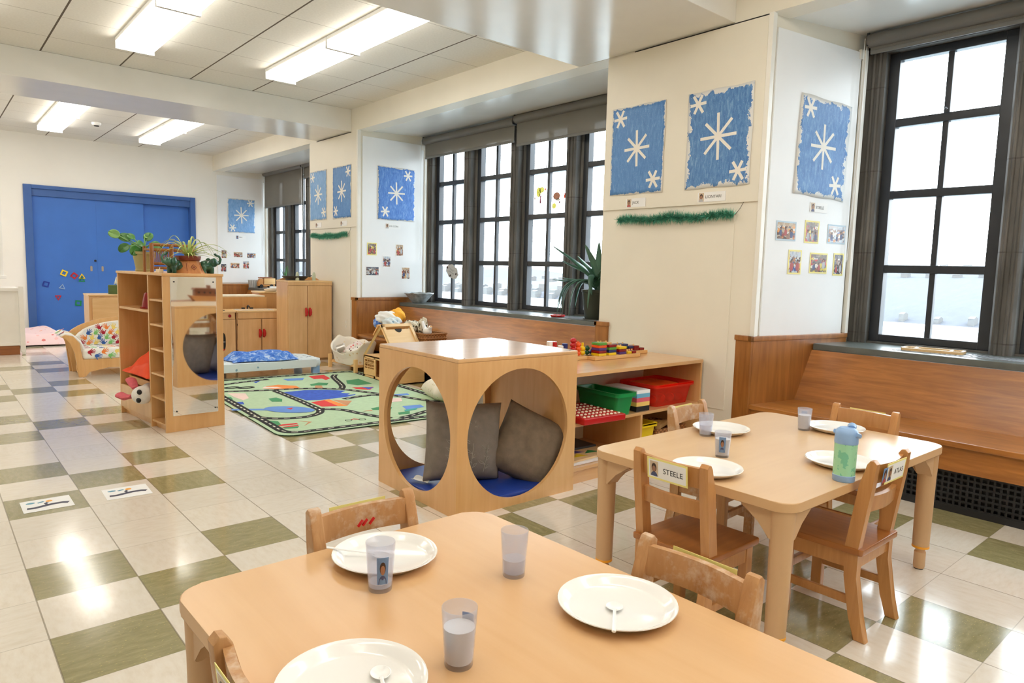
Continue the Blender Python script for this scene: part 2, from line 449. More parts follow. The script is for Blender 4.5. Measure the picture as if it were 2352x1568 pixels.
    cen = k.math('MULTIPLY', eq(au, 0), eq(bv, 1))
    cor = k.math('MULTIPLY', k.math('MAXIMUM', eq(au, 1), eq(au, 4)), k.math('MAXIMUM', eq(bv, 0), eq(bv, 2)))
    grn = k.math('MAXIMUM', cen, cor)
    cmb = k.n('ShaderNodeCombineXYZ', X=iu, Y=iv)
    wn = k.n('ShaderNodeTexWhiteNoise', Vector=cmb.outputs[0], _noise_dimensions='3D')
    par = k.math('FLOORED_MODULO', k.math('ADD', iu, iv), 2.0)
    va = k.n('ShaderNodeMapping', Scale=(5, 15, 1)); k.set(va, 'Vector', tc); vb = k.n('ShaderNodeMapping', Scale=(15, 5, 1)); k.set(vb, 'Vector', tc)
    vv = k.n('ShaderNodeMix', _data_type='VECTOR'); k.set(vv, 'i0', par); k.set(vv, 'i4', va.outputs[0]); k.set(vv, 'i5', vb.outputs[0])
    gr = k.noise(vv.outputs[1], 3, 5, .65)
    spk = k.n('ShaderNodeTexVoronoi', Vector=vv.outputs[1], Scale=9)
    beige = k.ramp(gr, [(.3, srgb(222, 211, 194)), (.5, srgb(229, 220, 206)), (.72, srgb(233, 226, 214))])
    olive = k.ramp(gr, [(.3, srgb(140, 132, 92)), (.55, srgb(155, 147, 106)), (.75, srgb(170, 162, 122))])
    olive = k.mix(k.math('LESS_THAN', spk.outputs['Distance'], .13), olive, srgb(196, 180, 118))
    col = k.mix(grn, beige, olive)
    col = k.mix(1.0, col, k.ramp(wn.outputs[0], [(0, (.95, .95, .95, 1)), (1, (1, 1, 1, 1))]), 'MULTIPLY')
    du = k.math('MINIMUM', fu, k.math('SUBTRACT', 1.0, fu)); dv = k.math('MINIMUM', fv, k.math('SUBTRACT', 1.0, fv))
    seam = k.math('MAXIMUM', k.math('LESS_THAN', du, .0075), k.math('MULTIPLY', k.math('LESS_THAN', dv, .005), .55))
    col = k.mix(k.math('MULTIPLY', seam, .7), col, srgb(120, 106, 84))
    rr = k.noise(k.obj((1, 1, 1)), 7, 3)
    k.P(Base__Color=col, Roughness=k.math('MULTIPLY_ADD', rr, .14, .07)); k.set(k.b, 'Coat Weight', .3); k.set(k.b, 'Coat Roughness', .08)
    k.bump(k.math('ADD', k.math('MULTIPLY', k.noise(tc, 5, 2), 1.0), k.math('MULTIPLY', wn.outputs[0], .2)), .09, .01); M['floor'] = k.m
    # ceiling panels two feet square
    k = NT('ceiling_panels'); sx = k.n('ShaderNodeSeparateXYZ', Vector=k.n('ShaderNodeTexCoord').outputs['Object'])
    u = k.math('FRACT', k.math('DIVIDE', k.math('SUBTRACT', sx.outputs[0], .325), .604)); v = k.math('FRACT', k.math('DIVIDE', k.math('SUBTRACT', sx.outputs[1], .755), .611))
    du = k.math('MINIMUM', u, k.math('SUBTRACT', 1.0, u)); dv = k.math('MINIMUM', v, k.math('SUBTRACT', 1.0, v))
    g = k.math('MAXIMUM', k.math('LESS_THAN', du, .011), k.math('MULTIPLY', k.math('LESS_THAN', dv, .005), .6))
    nz = k.noise(k.obj(), 60, 3)
    pc = k.ramp(nz, [(.3, (.74, .72, .66, 1)), (.7, (.80, .78, .72, 1))])
    k.P(Base__Color=k.mix(g, pc, srgb(92, 78, 62)), Roughness=.7); M['ceiling'] = k.m
    # handprint-free white quilt, dotted prints, towels
    def printed(nm, base, cols, scale, thr, rough=.9):
        k = NT(nm); vo = k.n('ShaderNodeTexVoronoi', Vector=k.obj(), Scale=scale)
        sep = k.n('ShaderNodeSeparateColor', Color=vo.outputs['Color'])
        st = [(i/len(cols), c) for i, c in enumerate(cols)]
        pc = k.ramp(sep.outputs[0], st, 'CONSTANT')
        dd = k.math('ADD', vo.outputs['Distance'], k.math('MULTIPLY', k.noise(k.obj(), scale*3, 2), .25))
        k.P(Base__Color=k.mix(k.math('LESS_THAN', dd, thr), base, pc), Roughness=rough); return k.m
    M['pink_print'] = printed('pink_printed_blanket', srgb(242, 214, 218), [srgb(226, 130, 130), srgb(150, 130, 200), srgb(244, 190, 190), srgb(240, 170, 150)], 11, .36)
    M['cot_print'] = printed('cot_sheet_print', srgb(214, 224, 228), [srgb(60, 110, 150), srgb(130, 160, 180), srgb(90, 100, 110), srgb(214, 224, 228)], 15, .32)
    M['red_print'] = printed('red_floral_cloth', srgb(240, 225, 220), [srgb(214, 70, 70), srgb(230, 120, 110), srgb(120, 40, 40)], 28, .4)
    M['leaf_print'] = printed('brown_leaf_print', srgb(214, 204, 182), [srgb(90, 76, 54), srgb(60, 60, 44), srgb(150, 136, 104)], 34, .5)
    M['cream_print'] = printed('cream_print_cloth', srgb(242, 234, 220), [srgb(226, 200, 160), srgb(238, 224, 196)], 14, .3)
    M['cow_print'] = printed('brown_white_plush', srgb(235, 230, 222), [srgb(96, 56, 34), srgb(60, 50, 46), srgb(130, 80, 50)], 16, .36)
    M['mat_print'] = printed('sketched_pillow_cloth', srgb(226, 218, 200), [srgb(176, 160, 130), srgb(196, 182, 150)], 26, .35)
    k = NT('blue_towel'); nz = k.noise(k.obj(), 17, 5, .65, 1.0)
    k.P(Base__Color=k.ramp(nz, [(.34, srgb(44, 92, 196)), (.5, srgb(84, 136, 220)), (.64, srgb(190, 210, 238))]), Roughness=.9); M['fabric_blue'] = k.m
    k = NT('green_ceramic'); nz = k.noise(k.obj(), 16, 3)
    k.P(Base__Color=k.ramp(nz, [(.35, srgb(34, 70, 52)), (.7, srgb(74, 120, 94))]), Roughness=.08); M['jade'] = k.m
    k = NT('spider_leaf'); nz = k.noise(k.obj((1, 1, 1)), 14, 2)
    k.P(Base__Color=k.ramp(nz, [(.35, srgb(120, 150, 60)), (.65, srgb(206, 212, 130))]), Roughness=.45); M['spider'] = k.m
    k = NT('tinsel'); k.P(Base__Color=srgb(92, 172, 146), Metallic=.55, Roughness=.28); M['tinsel'] = k.m
    # painted paper: ragged blue field inside a paper margin
    for nm, a, b, c, edge in (('paint_pale', srgb(92, 142, 200), srgb(124, 168, 218), srgb(168, 198, 228), .035), ('paint_mid', srgb(66, 118, 184), srgb(84, 136, 198), srgb(120, 164, 212), .03),
                              ('paint_deep', srgb(52, 100, 186), srgb(82, 134, 210), srgb(148, 184, 226), .035), ('paint_rag', srgb(58, 106, 172), srgb(84, 134, 192), srgb(140, 178, 214), .075)):
        k = NT(nm); uv = k.uv(); sp = k.n('ShaderNodeSeparateXYZ', Vector=uv)
        dx = k.math('MINIMUM', sp.outputs[0], k.math('SUBTRACT', 1.0, sp.outputs[0])); dy = k.math('MINIMUM', sp.outputs[1], k.math('SUBTRACT', 1.0, sp.outputs[1]))
        oi = k.n('ShaderNodeObjectInfo')
        off = k.n('ShaderNodeCombineXYZ', X=k.math('MULTIPLY', oi.outputs['Random'], 40.0)); vv = k.n('ShaderNodeVectorMath', _operation='ADD'); k.set(vv, 'i0', uv); k.set(vv, 'i1', off.outputs[0])
        rag = k.noise(vv.outputs[0], 9, 5, .7); d = k.math('MINIMUM', dx, k.math('MULTIPLY', dy, 1.3))
        msk = k.math('GREATER_THAN', d, k.math('MULTIPLY', k.math('SUBTRACT', rag, .36), edge*4.2))
        mp = k.n('ShaderNodeMapping', Scale=(9, 2.5, 1)); k.set(mp, 'Vector', vv.outputs[0])
        br = k.noise(mp.outputs[0], 3, 6, .7, 1.2)
        spk = k.noise(vv.outputs[0], 120, 1); blue = k.ramp(br, [(.3, a), (.52, b), (.75, c)])
        blue = k.mix(k.math('MULTIPLY', k.math('GREATER_THAN', spk, .70), .5), blue, srgb(200, 226, 240))
        k.P(Base__Color=k.mix(msk, srgb(226, 226, 224), blue), Roughness=.5); k.bump(br, .15, .003); M[nm] = k.m
    # snapshot prints: blotches of people, tables and walls
    for i, (t1, t2, t3) in enumerate((((196, 176, 150), (226, 150, 70), (150, 60, 50)), ((120, 110, 100), (200, 60, 60), (220, 200, 90)), ((190, 200, 210), (210, 140, 70), (60, 80, 150)), ((60, 70, 90), (70, 40, 30), (170, 190, 200)))):
        k = NT('snapshot_%d' % i); tc = k.n('ShaderNodeTexCoord').outputs['Generated']; oi = k.n('ShaderNodeObjectInfo')
        off = k.n('ShaderNodeCombineXYZ', X=k.math('MULTIPLY', oi.outputs['Random'], 60.0)); vv = k.n('ShaderNodeVectorMath', _operation='ADD'); k.set(vv, 'i0', tc); k.set(vv, 'i1', off.outputs[0])
        nzv = k.n('ShaderNodeTexNoise', Vector=vv.outputs[0], Scale=7.0, Detail=3.0); dv_ = k.n('ShaderNodeVectorMath', _operation='SCALE'); k.set(dv_, 'i0', nzv.outputs['Color']); dv_.inputs['Scale'].default_value = .35; av_ = k.n('ShaderNodeVectorMath', _operation='ADD'); k.set(av_, 'i0', vv.outputs[0]); k.set(av_, 'i1', dv_.outputs[0]); vo = k.n('ShaderNodeTexVoronoi', Vector=av_.outputs[0], Scale=6.5); sep = k.n('ShaderNodeSeparateColor', Color=vo.outputs['Color'])
        col = k.ramp(sep.outputs[0], [(0, srgb(92, 66, 56)), (.16, srgb(*t1)), (.36, srgb(*t3)), (.48, srgb(150, 112, 92)), (.62, srgb(*t2)), (.78, srgb(96, 96, 112)), (.86, srgb(220, 214, 206))], 'CONSTANT')
        z = k.n('ShaderNodeSeparateXYZ', Vector=tc).outputs[2]
        col = k.mix(k.math('MULTIPLY', k.math('GREATER_THAN', z, .8), .7), col, srgb(*t1))
        k.P(Base__Color=col, Roughness=.25); M['snap%d' % i] = k.m
    # outdoors: distance haze is put into the flat bank and building colours
    k = NT('river_water'); k.P(Base__Color=(.35, .40, .42, 1), Roughness=.25); M['river'] = k.m
    k = NT('hazed_wooded_bank'); nz = k.noise(k.obj((.02, .05, .1)), 3, 6, .7)
    k.P(Base__Color=k.ramp(nz, [(.35, (.066, .070, .086, 1)), (.6, (.078, .082, .096, 1)), (.75, (.104, .106, .112, 1))]), Roughness=1); M['bank'] = k.m
    k = NT('hazed_masonry'); oi = k.n('ShaderNodeObjectInfo')
    sp = k.n('ShaderNodeSeparateXYZ', Vector=k.obj()); wy = k.math('LESS_THAN', k.math('FRACT', k.math('MULTIPLY', sp.outputs[2], .25)), .4); wx = k.math('LESS_THAN', k.math('FRACT', k.math('MULTIPLY', sp.outputs[1], .2)), .5)
    base = k.ramp(oi.outputs['Random'], [(0, (.118, .116, .118, 1)), (.5, (.135, .133, .13, 1)), (1, (.125, .116, .112, 1))])
    k.P(Base__Color=k.mix(k.math('MULTIPLY', k.math('MULTIPLY', wx, wy), .4), base, (.095, .097, .108, 1)), Roughness=.9); M['masonry'] = k.m
LAMP = 5.8
mk_special()
# ================================================================== camera and light
def camera():
    yaw, pit, rol = 0.711806405, 0.102932608, 0.0266506777
    f = Vector((sin(yaw)*cos(pit), cos(yaw)*cos(pit), -sin(pit)))
    rt = Vector((cos(yaw), -sin(yaw), 0)); up = rt.cross(f)
    r = rt*cos(rol) + up*sin(rol); u = up*cos(rol) - rt*sin(rol)
    m = Matrix((r, u, -f)).transposed().to_4x4(); m.translation = (-0.55102553, -3.5935797, 1.13797305)
    cd = bpy.data.cameras.new('camera'); o = bpy.data.objects.new('camera', cd); COL.objects.link(o)
    cd.sensor_width = 36; cd.lens = 1579.17283/2352*36; cd.clip_end = 6000; cd.clip_start = .02
    o.matrix_world = m; scn.camera = o
camera()
SKY = 8.5
w = bpy.data.worlds.new('overcast_sky'); scn.world = w; w.use_nodes = True
bg = w.node_tree.nodes['Background']
tc = w.node_tree.nodes.new('ShaderNodeTexCoord'); sx = w.node_tree.nodes.new('ShaderNodeSeparateXYZ'); rp = w.node_tree.nodes.new('ShaderNodeValToRGB')
w.node_tree.links.new(tc.outputs['Generated'], sx.inputs[0]); w.node_tree.links.new(sx.outputs[2], rp.inputs[0]); w.node_tree.links.new(rp.outputs[0], bg.inputs[0])
rp.color_ramp.elements[0].position = 0; rp.color_ramp.elements[0].color = (.93, .965, 1, 1); rp.color_ramp.elements[1].position = .5; rp.color_ramp.elements[1].color = (.80, .92, 1.0, 1)
bg.inputs[1].default_value = SKY
vs = scn.view_settings; scn.display_settings.display_device = 'sRGB'
vs.view_transform = 'Standard'; vs.look = 'None'; vs.exposure = EXPO; vs.gamma = 1; vs.use_curve_mapping = False
cy = scn.cycles
cy.use_denoising = True; cy.max_bounces = 10; cy.diffuse_bounces = 6; cy.glossy_bounces = 5; cy.transparent_max_bounces = 24; cy.transmission_bounces = 6
cy.sample_clamp_indirect = 8; cy.caustics_reflective = False; cy.caustics_refractive = False

# ================================================================== room shell
XP = 3.25; XS = 4.20; XG = 4.30; XO = 4.345; CZ = 2.90; BZ = 2.655
XL = -3.6; YB = -6.6; YF = 8.57
m = MB(); m.box(XL, 4.38, YB, YF+.2, -.1, 0); struct(m.done('floor', M['floor'], smooth=False))
m = MB(); m.box(XL, 4.38, YB, YF+.2, CZ, CZ+.1); struct(m.done('ceiling', M['ceiling'], smooth=False))
m = MB(); m.box(XL-.15, XL, YB, YF+.2, 0, CZ); struct(m.done('wall_left', M['cream_lit'], smooth=False))
m = MB(); m.box(XL, 4.6, YB-.15, YB, 0, CZ); struct(m.done('wall_back', M['cream_lit'], smooth=False))
DX0, DX1, DZ = .63, 2.955, 2.185
m = MB(); m.box(XL, DX0, YF, YF+.2, 0, CZ); m.box(DX1, XO, YF, YF+.2, 0, CZ); m.box(DX0, DX1, YF, YF+.2, DZ, CZ)
struct(m.done('wall_far', M['cream_lit'], smooth=False))
# piers, fascia over the window bays, soffits of the bays
m = MB()
m.box(XP, XO, 3.55, 4.79, 0, CZ)
m.prism([(XP, -1.40), (XP, -.165), (XO, -.165), (XO, -1.66), (XS+.02, -1.56)][::-1], 0, CZ)
m.prism([(XP, -6.6), (XP, -5.22), (XS+.02, -5.06), (XO, -5.0), (XO, -6.6)][::-1], 0, CZ)
for a, b in ((-5.22, -1.40), (-.165, 3.55), (4.79, YF)):
    m.box(XP, XP+.16, a, b, BZ, CZ)
struct(m.done('wall_right', M['cream'], smooth=False))
for i, (a, b) in enumerate(((-5.22, -1.40), (-.165, 3.55), (4.79, YF))):
    m = MB(); s = [(XP+.0, BZ+.001), (XP+.16, BZ+.001), (XO, BZ+.06), (XO, CZ), (XP+.16, CZ)]
    q = [(XP+.001, BZ), (XO, BZ+.055), (XO, CZ-.02), (XP+.161, CZ-.02), (XP+.161, BZ+.014)]
    m.prism([(p[0], p[1]) for p in q], a, b, M=Matrix(((1, 0, 0, 0), (0, 0, 1, 0), (0, 1, 0, 0), (0, 0, 0, 1))))
    struct(m.done('trim_%d' % (10+i), M['white_gloss'], smooth=False), 'glossy white soffit over a window bay')
# ceiling beams
for i, (a, b) in enumerate(((3.70, 4.56), (-1.17, .13))):
    m = MB(); m.box(XL, XP, a, b, BZ, CZ, b=.006); struct(m.done('trim_%d' % (1+i), M['white_gloss']), 'painted ceiling beam crossing the room')
# painted boards on the piers: upper board, frame below; white boards on the reveals
k = 3
for (a, b) in ((-1.395, -.17), (3.56, 4.785)):
    m = MB(); m.box(XP-.012, XP, a, b, 1.585, BZ-.012, b=.002); struct(m.done('trim_%d' % k, M['cream'])); k += 1
    m = MB(); m.box(XP-.006, XP, a+.15, b-.19, .30, 1.535, b=.002); struct(m.done('trim_%d' % k, M['cream'])); k += 1
    m = MB(); m.box(XP-.012, XP+.03, a-.03, a, .78, BZ, b=.003); struct(m.done('trim_%d' % k, M['trimw'])); k += 1
m = MB(); m.box(XP-.003, XP, -1.39, -.40, BZ-.014, BZ-.002); m.box(XP-.003, XP, 3.70, 4.60, BZ-.014, BZ-.002)  # dark strip stands in for the shade in the gap over the boards
struct(m.done('trim_20', M['dark'], smooth=False), 'dark strip standing for the shade in the gap above the pier boards')
RS = math.degrees(math.atan2(-.16, .91))
m = MB(); m.box(.06, .86, -.012, 0, .775, 2.585, b=.002); o = struct(m.done('trim_21', M['board']), 'white board on the splayed window reveal'); o.location = (XP, -1.40, 0); o.rotation_euler = (0, 0, R_(RS))
m = MB(); m.box(XP+.055, 4.13, 3.538, 3.55, .785, 2.60, b=.002); struct(m.done('trim_22', M['board']), 'white board on the pier reveal')
m = MB(); m.box(XP+.055, 4.10, YF-.012, YF, .80, 2.60, b=.002); struct(m.done('trim_23', M['board']), 'white board beside the far window')
for kk, (x, y, r) in enumerate(((XP, -1.40, RS), (XP, 3.55, 0), (XP, YF, 0))):
    m = MB(); m.box(.88, .91, -.03, 0, .78, 2.60, b=.004); m.box(.84, .91, -.022, 0, 2.54, 2.60, b=.004)
    o = struct(m.done('trim_%d' % (24+kk), M['trimw'])); o.location = (x, y, 0); o.rotation_euler = (0, 0, R_(r))
# electrical outlet plate on the far pier
t = T('wall_outlet', 'cream outlet plate low on the pier beside the tall play cabinet', 'outlet', (XP, 3.81, .455))
m = MB(); m.box(-.008, 0, -.04, .04, -.06, .06, b=.003); m.done('plate', M['cream'], t)
m = MB(); m.box(-.011, -.007, -.015, .015, .012, .042, b=.002); m.done('socket', M['trimw'], t)
m = MB(); m.box(-.011, -.007, -.015, .015, -.042, -.012, b=.002); m.done('socket', M['trimw'], t)

# ================================================================== windows
def window(n, lights, ya, yb, sillx=3.80, casement_z=(.735, 2.585)):
    t = bpy.data.objects.new('window_%d' % n, None); COL.objects.link(t); struct(t)
    z0, z1 = casement_z
    # stone surround and mullions
    m = MB(); gap = .062
    edges = [(l[0]+gap, l[1]-gap) for l in lights]     # opening in the stone
    m.box(XS, XO, yb-.30 if False else edges[0][0], yb, .69, 2.72)
    m.box(XS, XO, ya, edges[-1][1], .69, 2.72)
    m.box(XS, XO, ya, yb, z1, 2.72)
    m.box(XS+.03, XO, ya, yb, .60, z0)
    for dz in (.035, .07):
        m.cyl(XS, edges[0][0]+dz, .70, z1, .012, n=10); m.cyl(XS, edges[-1][1]-dz, .70, z1, .012, n=10)
    m.done('stone_surround', M['stone'], t, sharp=25)
    for a, b in zip(edges, edges[1:]):
        y1, y0 = a[1], b[0]; c = (y0+y1)/2; h = (y1-y0)/2
        m = MB(); m.prism([(XS-.03, c-.045), (XS-.015, c-.058), (XG-.05, c-.062), (XG-.04, c-h), (XO, c-h), (XO, c+h), (XG-.04, c+h), (XG-.05, c+.062), (XS-.015, c+.058), (XS-.03, c+.045)][::-1], .70, z1)
        for dy in (-.022, .022): m.cyl(XS-.03, c+dy, .70, z1, .011, n=10)
        m.done('mullion', M['stone'], t, sharp=25)
    for (y1, y0) in lights:
        fr = MB(); f = .062
        for a, b in ((y1, y1+f), (y0-f, y0)): fr.box(XG-.04, XG+.03, a, b, z0, z1, b=.004)
        fr.box(XG-.036, XG+.026, y0-f+.001, y1+f-.001, z0+.001, .782, b=.004); fr.box(XG-.036, XG+.026, y0-f+.001, y1+f-.001, 2.535, z1-.001, b=.004)
        c = (y0+y1)/2
        fr.box(XG-.02, XG+.02, c-.017, c+.017, .76, 2.56, b=.004)
        for z in (1.212, 1.69, 2.145): fr.box(XG-.035, XG+.025, y0-.01, y1+.01, z-.026, z+.026, b=.006)
        cs = fr.done('casement', M['sash'], t)
        g = MB(); g.box(XG-.002, XG+.002, y0-.01, y1+.01, .76, 2.55); g.done('pane', M['glass'], cs, smooth=False)
        hd = MB(); hd.tube([(XG-.05, c, 2.165), (XG-.06, c, 2.18), (XG-.06, c-.008, 2.195), (XG-.055, c-.014, 2.185)], .004, 6); hd.done('latch', M['sash'], cs)
    m = MB(); m.box(sillx, XS+.06, ya, yb, .682, .722, b=.005); sl = m.done('window_sill', M['slate'], t)
    g = MB()
    y = ya+.45
    while y < yb-.45:
        g.box(3.90, 4.05, y, y+.013, .7215, .7245); y += .026
    g.box(3.885, 3.90, ya+.45, yb-.45, .7215, .7245); g.box(4.05, 4.065, ya+.45, yb-.45, .7215, .7245)
    g.done('vent_grille', M['grille'], sl, smooth=False)
    return t
W1 = [(-1.735, -2.30), (-2.575, -3.14), (-3.415, -3.98), (-4.255, -4.82)]
W2 = [(3.40, 2.89), (2.59, 2.08), (1.775, 1.25), (.955, .43)]
W3 = [(8.42, 7.92), (7.61, 7.11), (6.80, 6.30), (5.99, 5.49)]
window(1, W1, -5.05, -1.52); window(2, W2, -.165, 3.55); window(3, W3, 4.79, YF)

# ================================================================== roller blinds
def blind(label, ya, yb, zt, zb, chain=True, x=4.10):
    t = T('roller_blind', label, 'blind', (x, (ya+yb)/2, zt), 0, 'roller blinds at the window heads')
    h = (yb-ya)/2
    m = MB(); m.lathe([(.042, -h), (.042, h)], 20, TM(rx=90)); m.done('roller_tube', M['blind_tube'], t)
    m = MB(); m.box(.004, .007, -h+.01, h-.01, zb-zt, 0); m.done('blind_fabric', M['grey_blind'], t, smooth=False)
    m = MB(); m.box(-.001, .012, -h+.01, h-.01, zb-zt-.014, zb-zt+.012, b=.004); m.done('bottom_bar', M['blind_tube'], t)
    for s in (-1, 1):
        m = MB(); m.box(-.03, .04, s*h-.006, s*h+.006, -.035, .045, b=.003); m.done('bracket', M['sash'], t)
    if chain:
        m = MB(); m.tube([(-.035, h+.012, .01), (-.036, h+.013, -.4), (-.036, h+.013, -1.0), (-.034, h+.02, -1.38), (-.03, h+.03, -1.40), (-.02, h+.03, -1.35), (-.01, h+.013, -.8), (-.0, h+.012, .0)], .0022, 5)
        m.done('pull_chain', M['white_plastic'], t)
    return t
blind('grey roller blind over the two far lights of the middle window, slightly lowered', 1.845, 3.49, 2.64, 2.445)
blind('grey roller blind beside the pier in the middle window, hung a little higher', -.12, 1.825, 2.655, 2.40, chain=False)
blind('grey roller blind rolled almost fully up on the window beside the wooden bench', -5.0, -1.60, 2.645, 2.575)
blind('grey roller blind lowered far down over the far window', 6.95, 8.53, 2.69, 2.115)
blind('short grey roller blind of the far window next to the pier', 4.85, 6.90, 2.69, 2.50)

# ================================================================== benches under the windows
def bench(label, ya, yb, ends):
    t = T('window_bench', label, 'bench', (0, 0, 0), 0, 'wooden benches built in under the windows')
    y0, y1 = ya, yb
    m = MB(); m.box(3.245, 3.72, y0+.004, y1-.004, .335, .365, b=.006); m.done('seat', M['oak'], t)
    m = MB(); m.box(3.262, 3.285, y0+.004, y1-.004, .212, .336); m.done('apron', M['oak'], t, smooth=False)
    m = MB(); m.prism([(3.66, .365), (3.80, .68), (3.825, .68), (3.685, .365)], y0+.004, y1-.004, M=Matrix(((1, 0, 0, 0), (0, 0, 1, 0), (0, 1, 0, 0), (0, 0, 0, 1))))
    m.done('backrest', M['oak'], t, smooth=False)
    g = MB(); zz = [.035+.0275*i for i in range(7)]
    for z in zz: g.box(3.296, 3.304, y0+.004, y1-.004, z-.005, z+.005)
    g.box(3.294, 3.306, y0+.004, y1-.004, .0, .032); g.box(3.294, 3.306, y0+.004, y1-.004, .2, .225)
    n = int((y1-y0)/.0275)
    for i in range(n): 
        y = y0+.01+i*.0275; g.box(3.297, 3.305, y-.005, y+.005, .02, .21)
    g.mi = 1; g.box(3.33, 3.35, y0+.004, y1-.004, 0, .3)
    gg = g.done('radiator_grille', [M['rad'], M['black']], t, smooth=False)
    for y, s, sp in ends:
        e = MB(); e.box(0, .915, -.018 if s < 0 else 0, 0 if s < 0 else .018, 0, .765); e.box(-.02, .0, (-.018 if s < 0 else -.10), (.10 if s < 0 else .018), 0, .765, b=.003)
        e.box(-.028, .92, (-.024 if s < 0 else -.004), (.004 if s < 0 else .024), .75, .782, b=.004); e.box(-.028, .0, (-.024 if s < 0 else -.105), (.105 if s < 0 else .024), .75, .782, b=.004)
        o = e.done('end_panel', M['oak_z'], t); o.location = (XP, y, 0); o.rotation_euler = (0, 0, R_(sp))
    return t
bench('wooden window bench with black radiator grille, near the laid table', -5.2, -1.40, ((-1.40, -1, RS),))
bench('wooden window bench under the middle window, carrying the baskets', -.165, 3.55, ((3.55, -1, 0), (-.165, 1, 0)))
bench('wooden window bench under the far window behind the play kitchen', 4.79, YF-.01, ((YF-.01, -1, 0),))

# ================================================================== sliding door
d = bpy.data.objects.new('door_1', None); COL.objects.link(d); struct(d, 'blue three-panel sliding door')
m = MB(); y0, y1 = YF-.03, YF+.12
m.box(DX0, DX0+.10, y0, y1, 0, DZ, b=.004); m.box(DX1-.08, DX1, y0, y1, 0, DZ, b=.004); m.box(DX0+.1, DX1-.08, y0+.001, y1, DZ-.055, DZ-.001, b=.004)
m.box(DX0+.1, DX1-.08, y0+.03, y1, DZ-.155, DZ-.055); m.done('door_frame', M['blue_frame'], d)
for i, (a, b, y) in enumerate(((DX0+.10, 1.535, YF+.03), (1.535, 2.19, YF+.034), (2.17, DX1-.08, YF+.085))):
    m = MB(); m.box(a, b, y, y+.04, .01, DZ-.155, b=.002); p = m.done('door_panel', M['blue_door'], d)
    for hx in ((1.45,), (1.60, 2.13), ())[i]:
        h = MB(); h.prism(rrect(hx-.014, hx+.014, .955, 1.035, .012), -y-.001, -y+.004, M=TM(rx=90)); h.mi = 1; h.prism(rrect(hx-.008, hx+.008, .968, 1.022, .007), -y+.0005, -y+.0045, M=TM(rx=90))
        h.done('flush_pull', [M['nickel'], M['nickel']], p)
m = MB(); m.lathe([(.016, -.006), (.016, .012), (.0, .012)], 16, TM(1.505, YF+.03, 1.115, rx=90)); m.done('lock', M['black'], d)
m = MB(); m.box(DX0, DX1, YF+.14, YF+.2, 0, DZ); struct(m.done('wall_far_recess', M['blue_frame'], smooth=False))

# ================================================================== ceiling lights
def lamp(x, ya, yb, label, open_end=False):
    t = T('ceiling_light', label, 'light', (x, (ya+yb)/2, CZ), 0, 'fluorescent ceiling lights')
    h = (yb-ya)/2
    m = MB(); m.box(-.14, .14, -h, h, -.03, -.001, b=.002); m.done('housing', M['white_plastic'], t)
    m = MB(); m.prism([(-.135, -.03), (-.125, -.075), (-.10, -.086), (.10, -.086), (.125, -.075), (.135, -.03)][::-1], -h+.012, h-.012, M=Matrix(((1, 0, 0, 0), (0, 0, 1, 0), (0, 1, 0, 0), (0, 0, 0, 1))))
    m.done('diffuser', M['lit'], t, sharp=50)
    for s in (-1, 1):
        m = MB(); m.box(-.142, .142, s*h-.006, s*h+.006, -.09, -.001, b=.002); m.done('end_cap', M['white_plastic'], t)
    return t
XA, XB = .86, 2.065
lamp(XB, 1.58, 2.80, 'lit ceiling light over the rug, the one farther from the camera of its pair')
lamp(XB, .34, 1.56, 'lit ceiling light over the cube, with its grey end cap showing')
lamp(XA, 1.58, 2.80, 'lit ceiling light above the mirror divider, cut by the top of the photo')
lamp(XA, .34, 1.56, 'lit ceiling light joined to the one above the mirror divider, mostly out of view')
lamp(XB, 6.30, 7.56, 'lit ceiling light in the far bay nearest the window corner')
lamp(XB, 5.03, 6.28, 'lit ceiling light in the far bay, half hidden by the beam, window side')
lamp(XA, 6.30, 7.56, 'lit ceiling light in the far bay in front of the blue door')
lamp(XA, 5.03, 6.28, 'lit ceiling light in the far bay beside the smoke detector, half hidden by the beam')
for x in (XA, XB, -.35):  # unseen rows; floor glare shows some, others added to brighten the near bay
    for (a, b) in ((-2.75, -1.5), (-4.1, -2.85), (-5.5, -4.25)):
        lamp(x, a, b, 'unseen lit ceiling light over the tables, rows filled out to brighten the bay')
for (a, b) in ((1.58, 2.80), (.34, 1.56), (6.30, 7.56), (5.03, 6.28)):  # no fittings known here; lamps added to brighten far bay and open side
    for x in (-.35, -1.55, -2.7):
        if x > -1 or a > 4: lamp(x, a, b, 'added ceiling light outside the view, brightening the open side of the room')
t = T('smoke_detector', 'small white smoke detector on the far bay ceiling', 'detector', (1.285, 6.9, CZ))
m = MB(); m.lathe([(.055, 0), (.055, -.02), (.045, -.035), (.02, -.04), (0, -.04)], 24); m.done('casing', M['white_plastic'], t)
m = MB(); m.lathe([(.03, -.036), (.03, -.046), (.0, -.046)], 16); m.done('sensor', M['dark'], t)

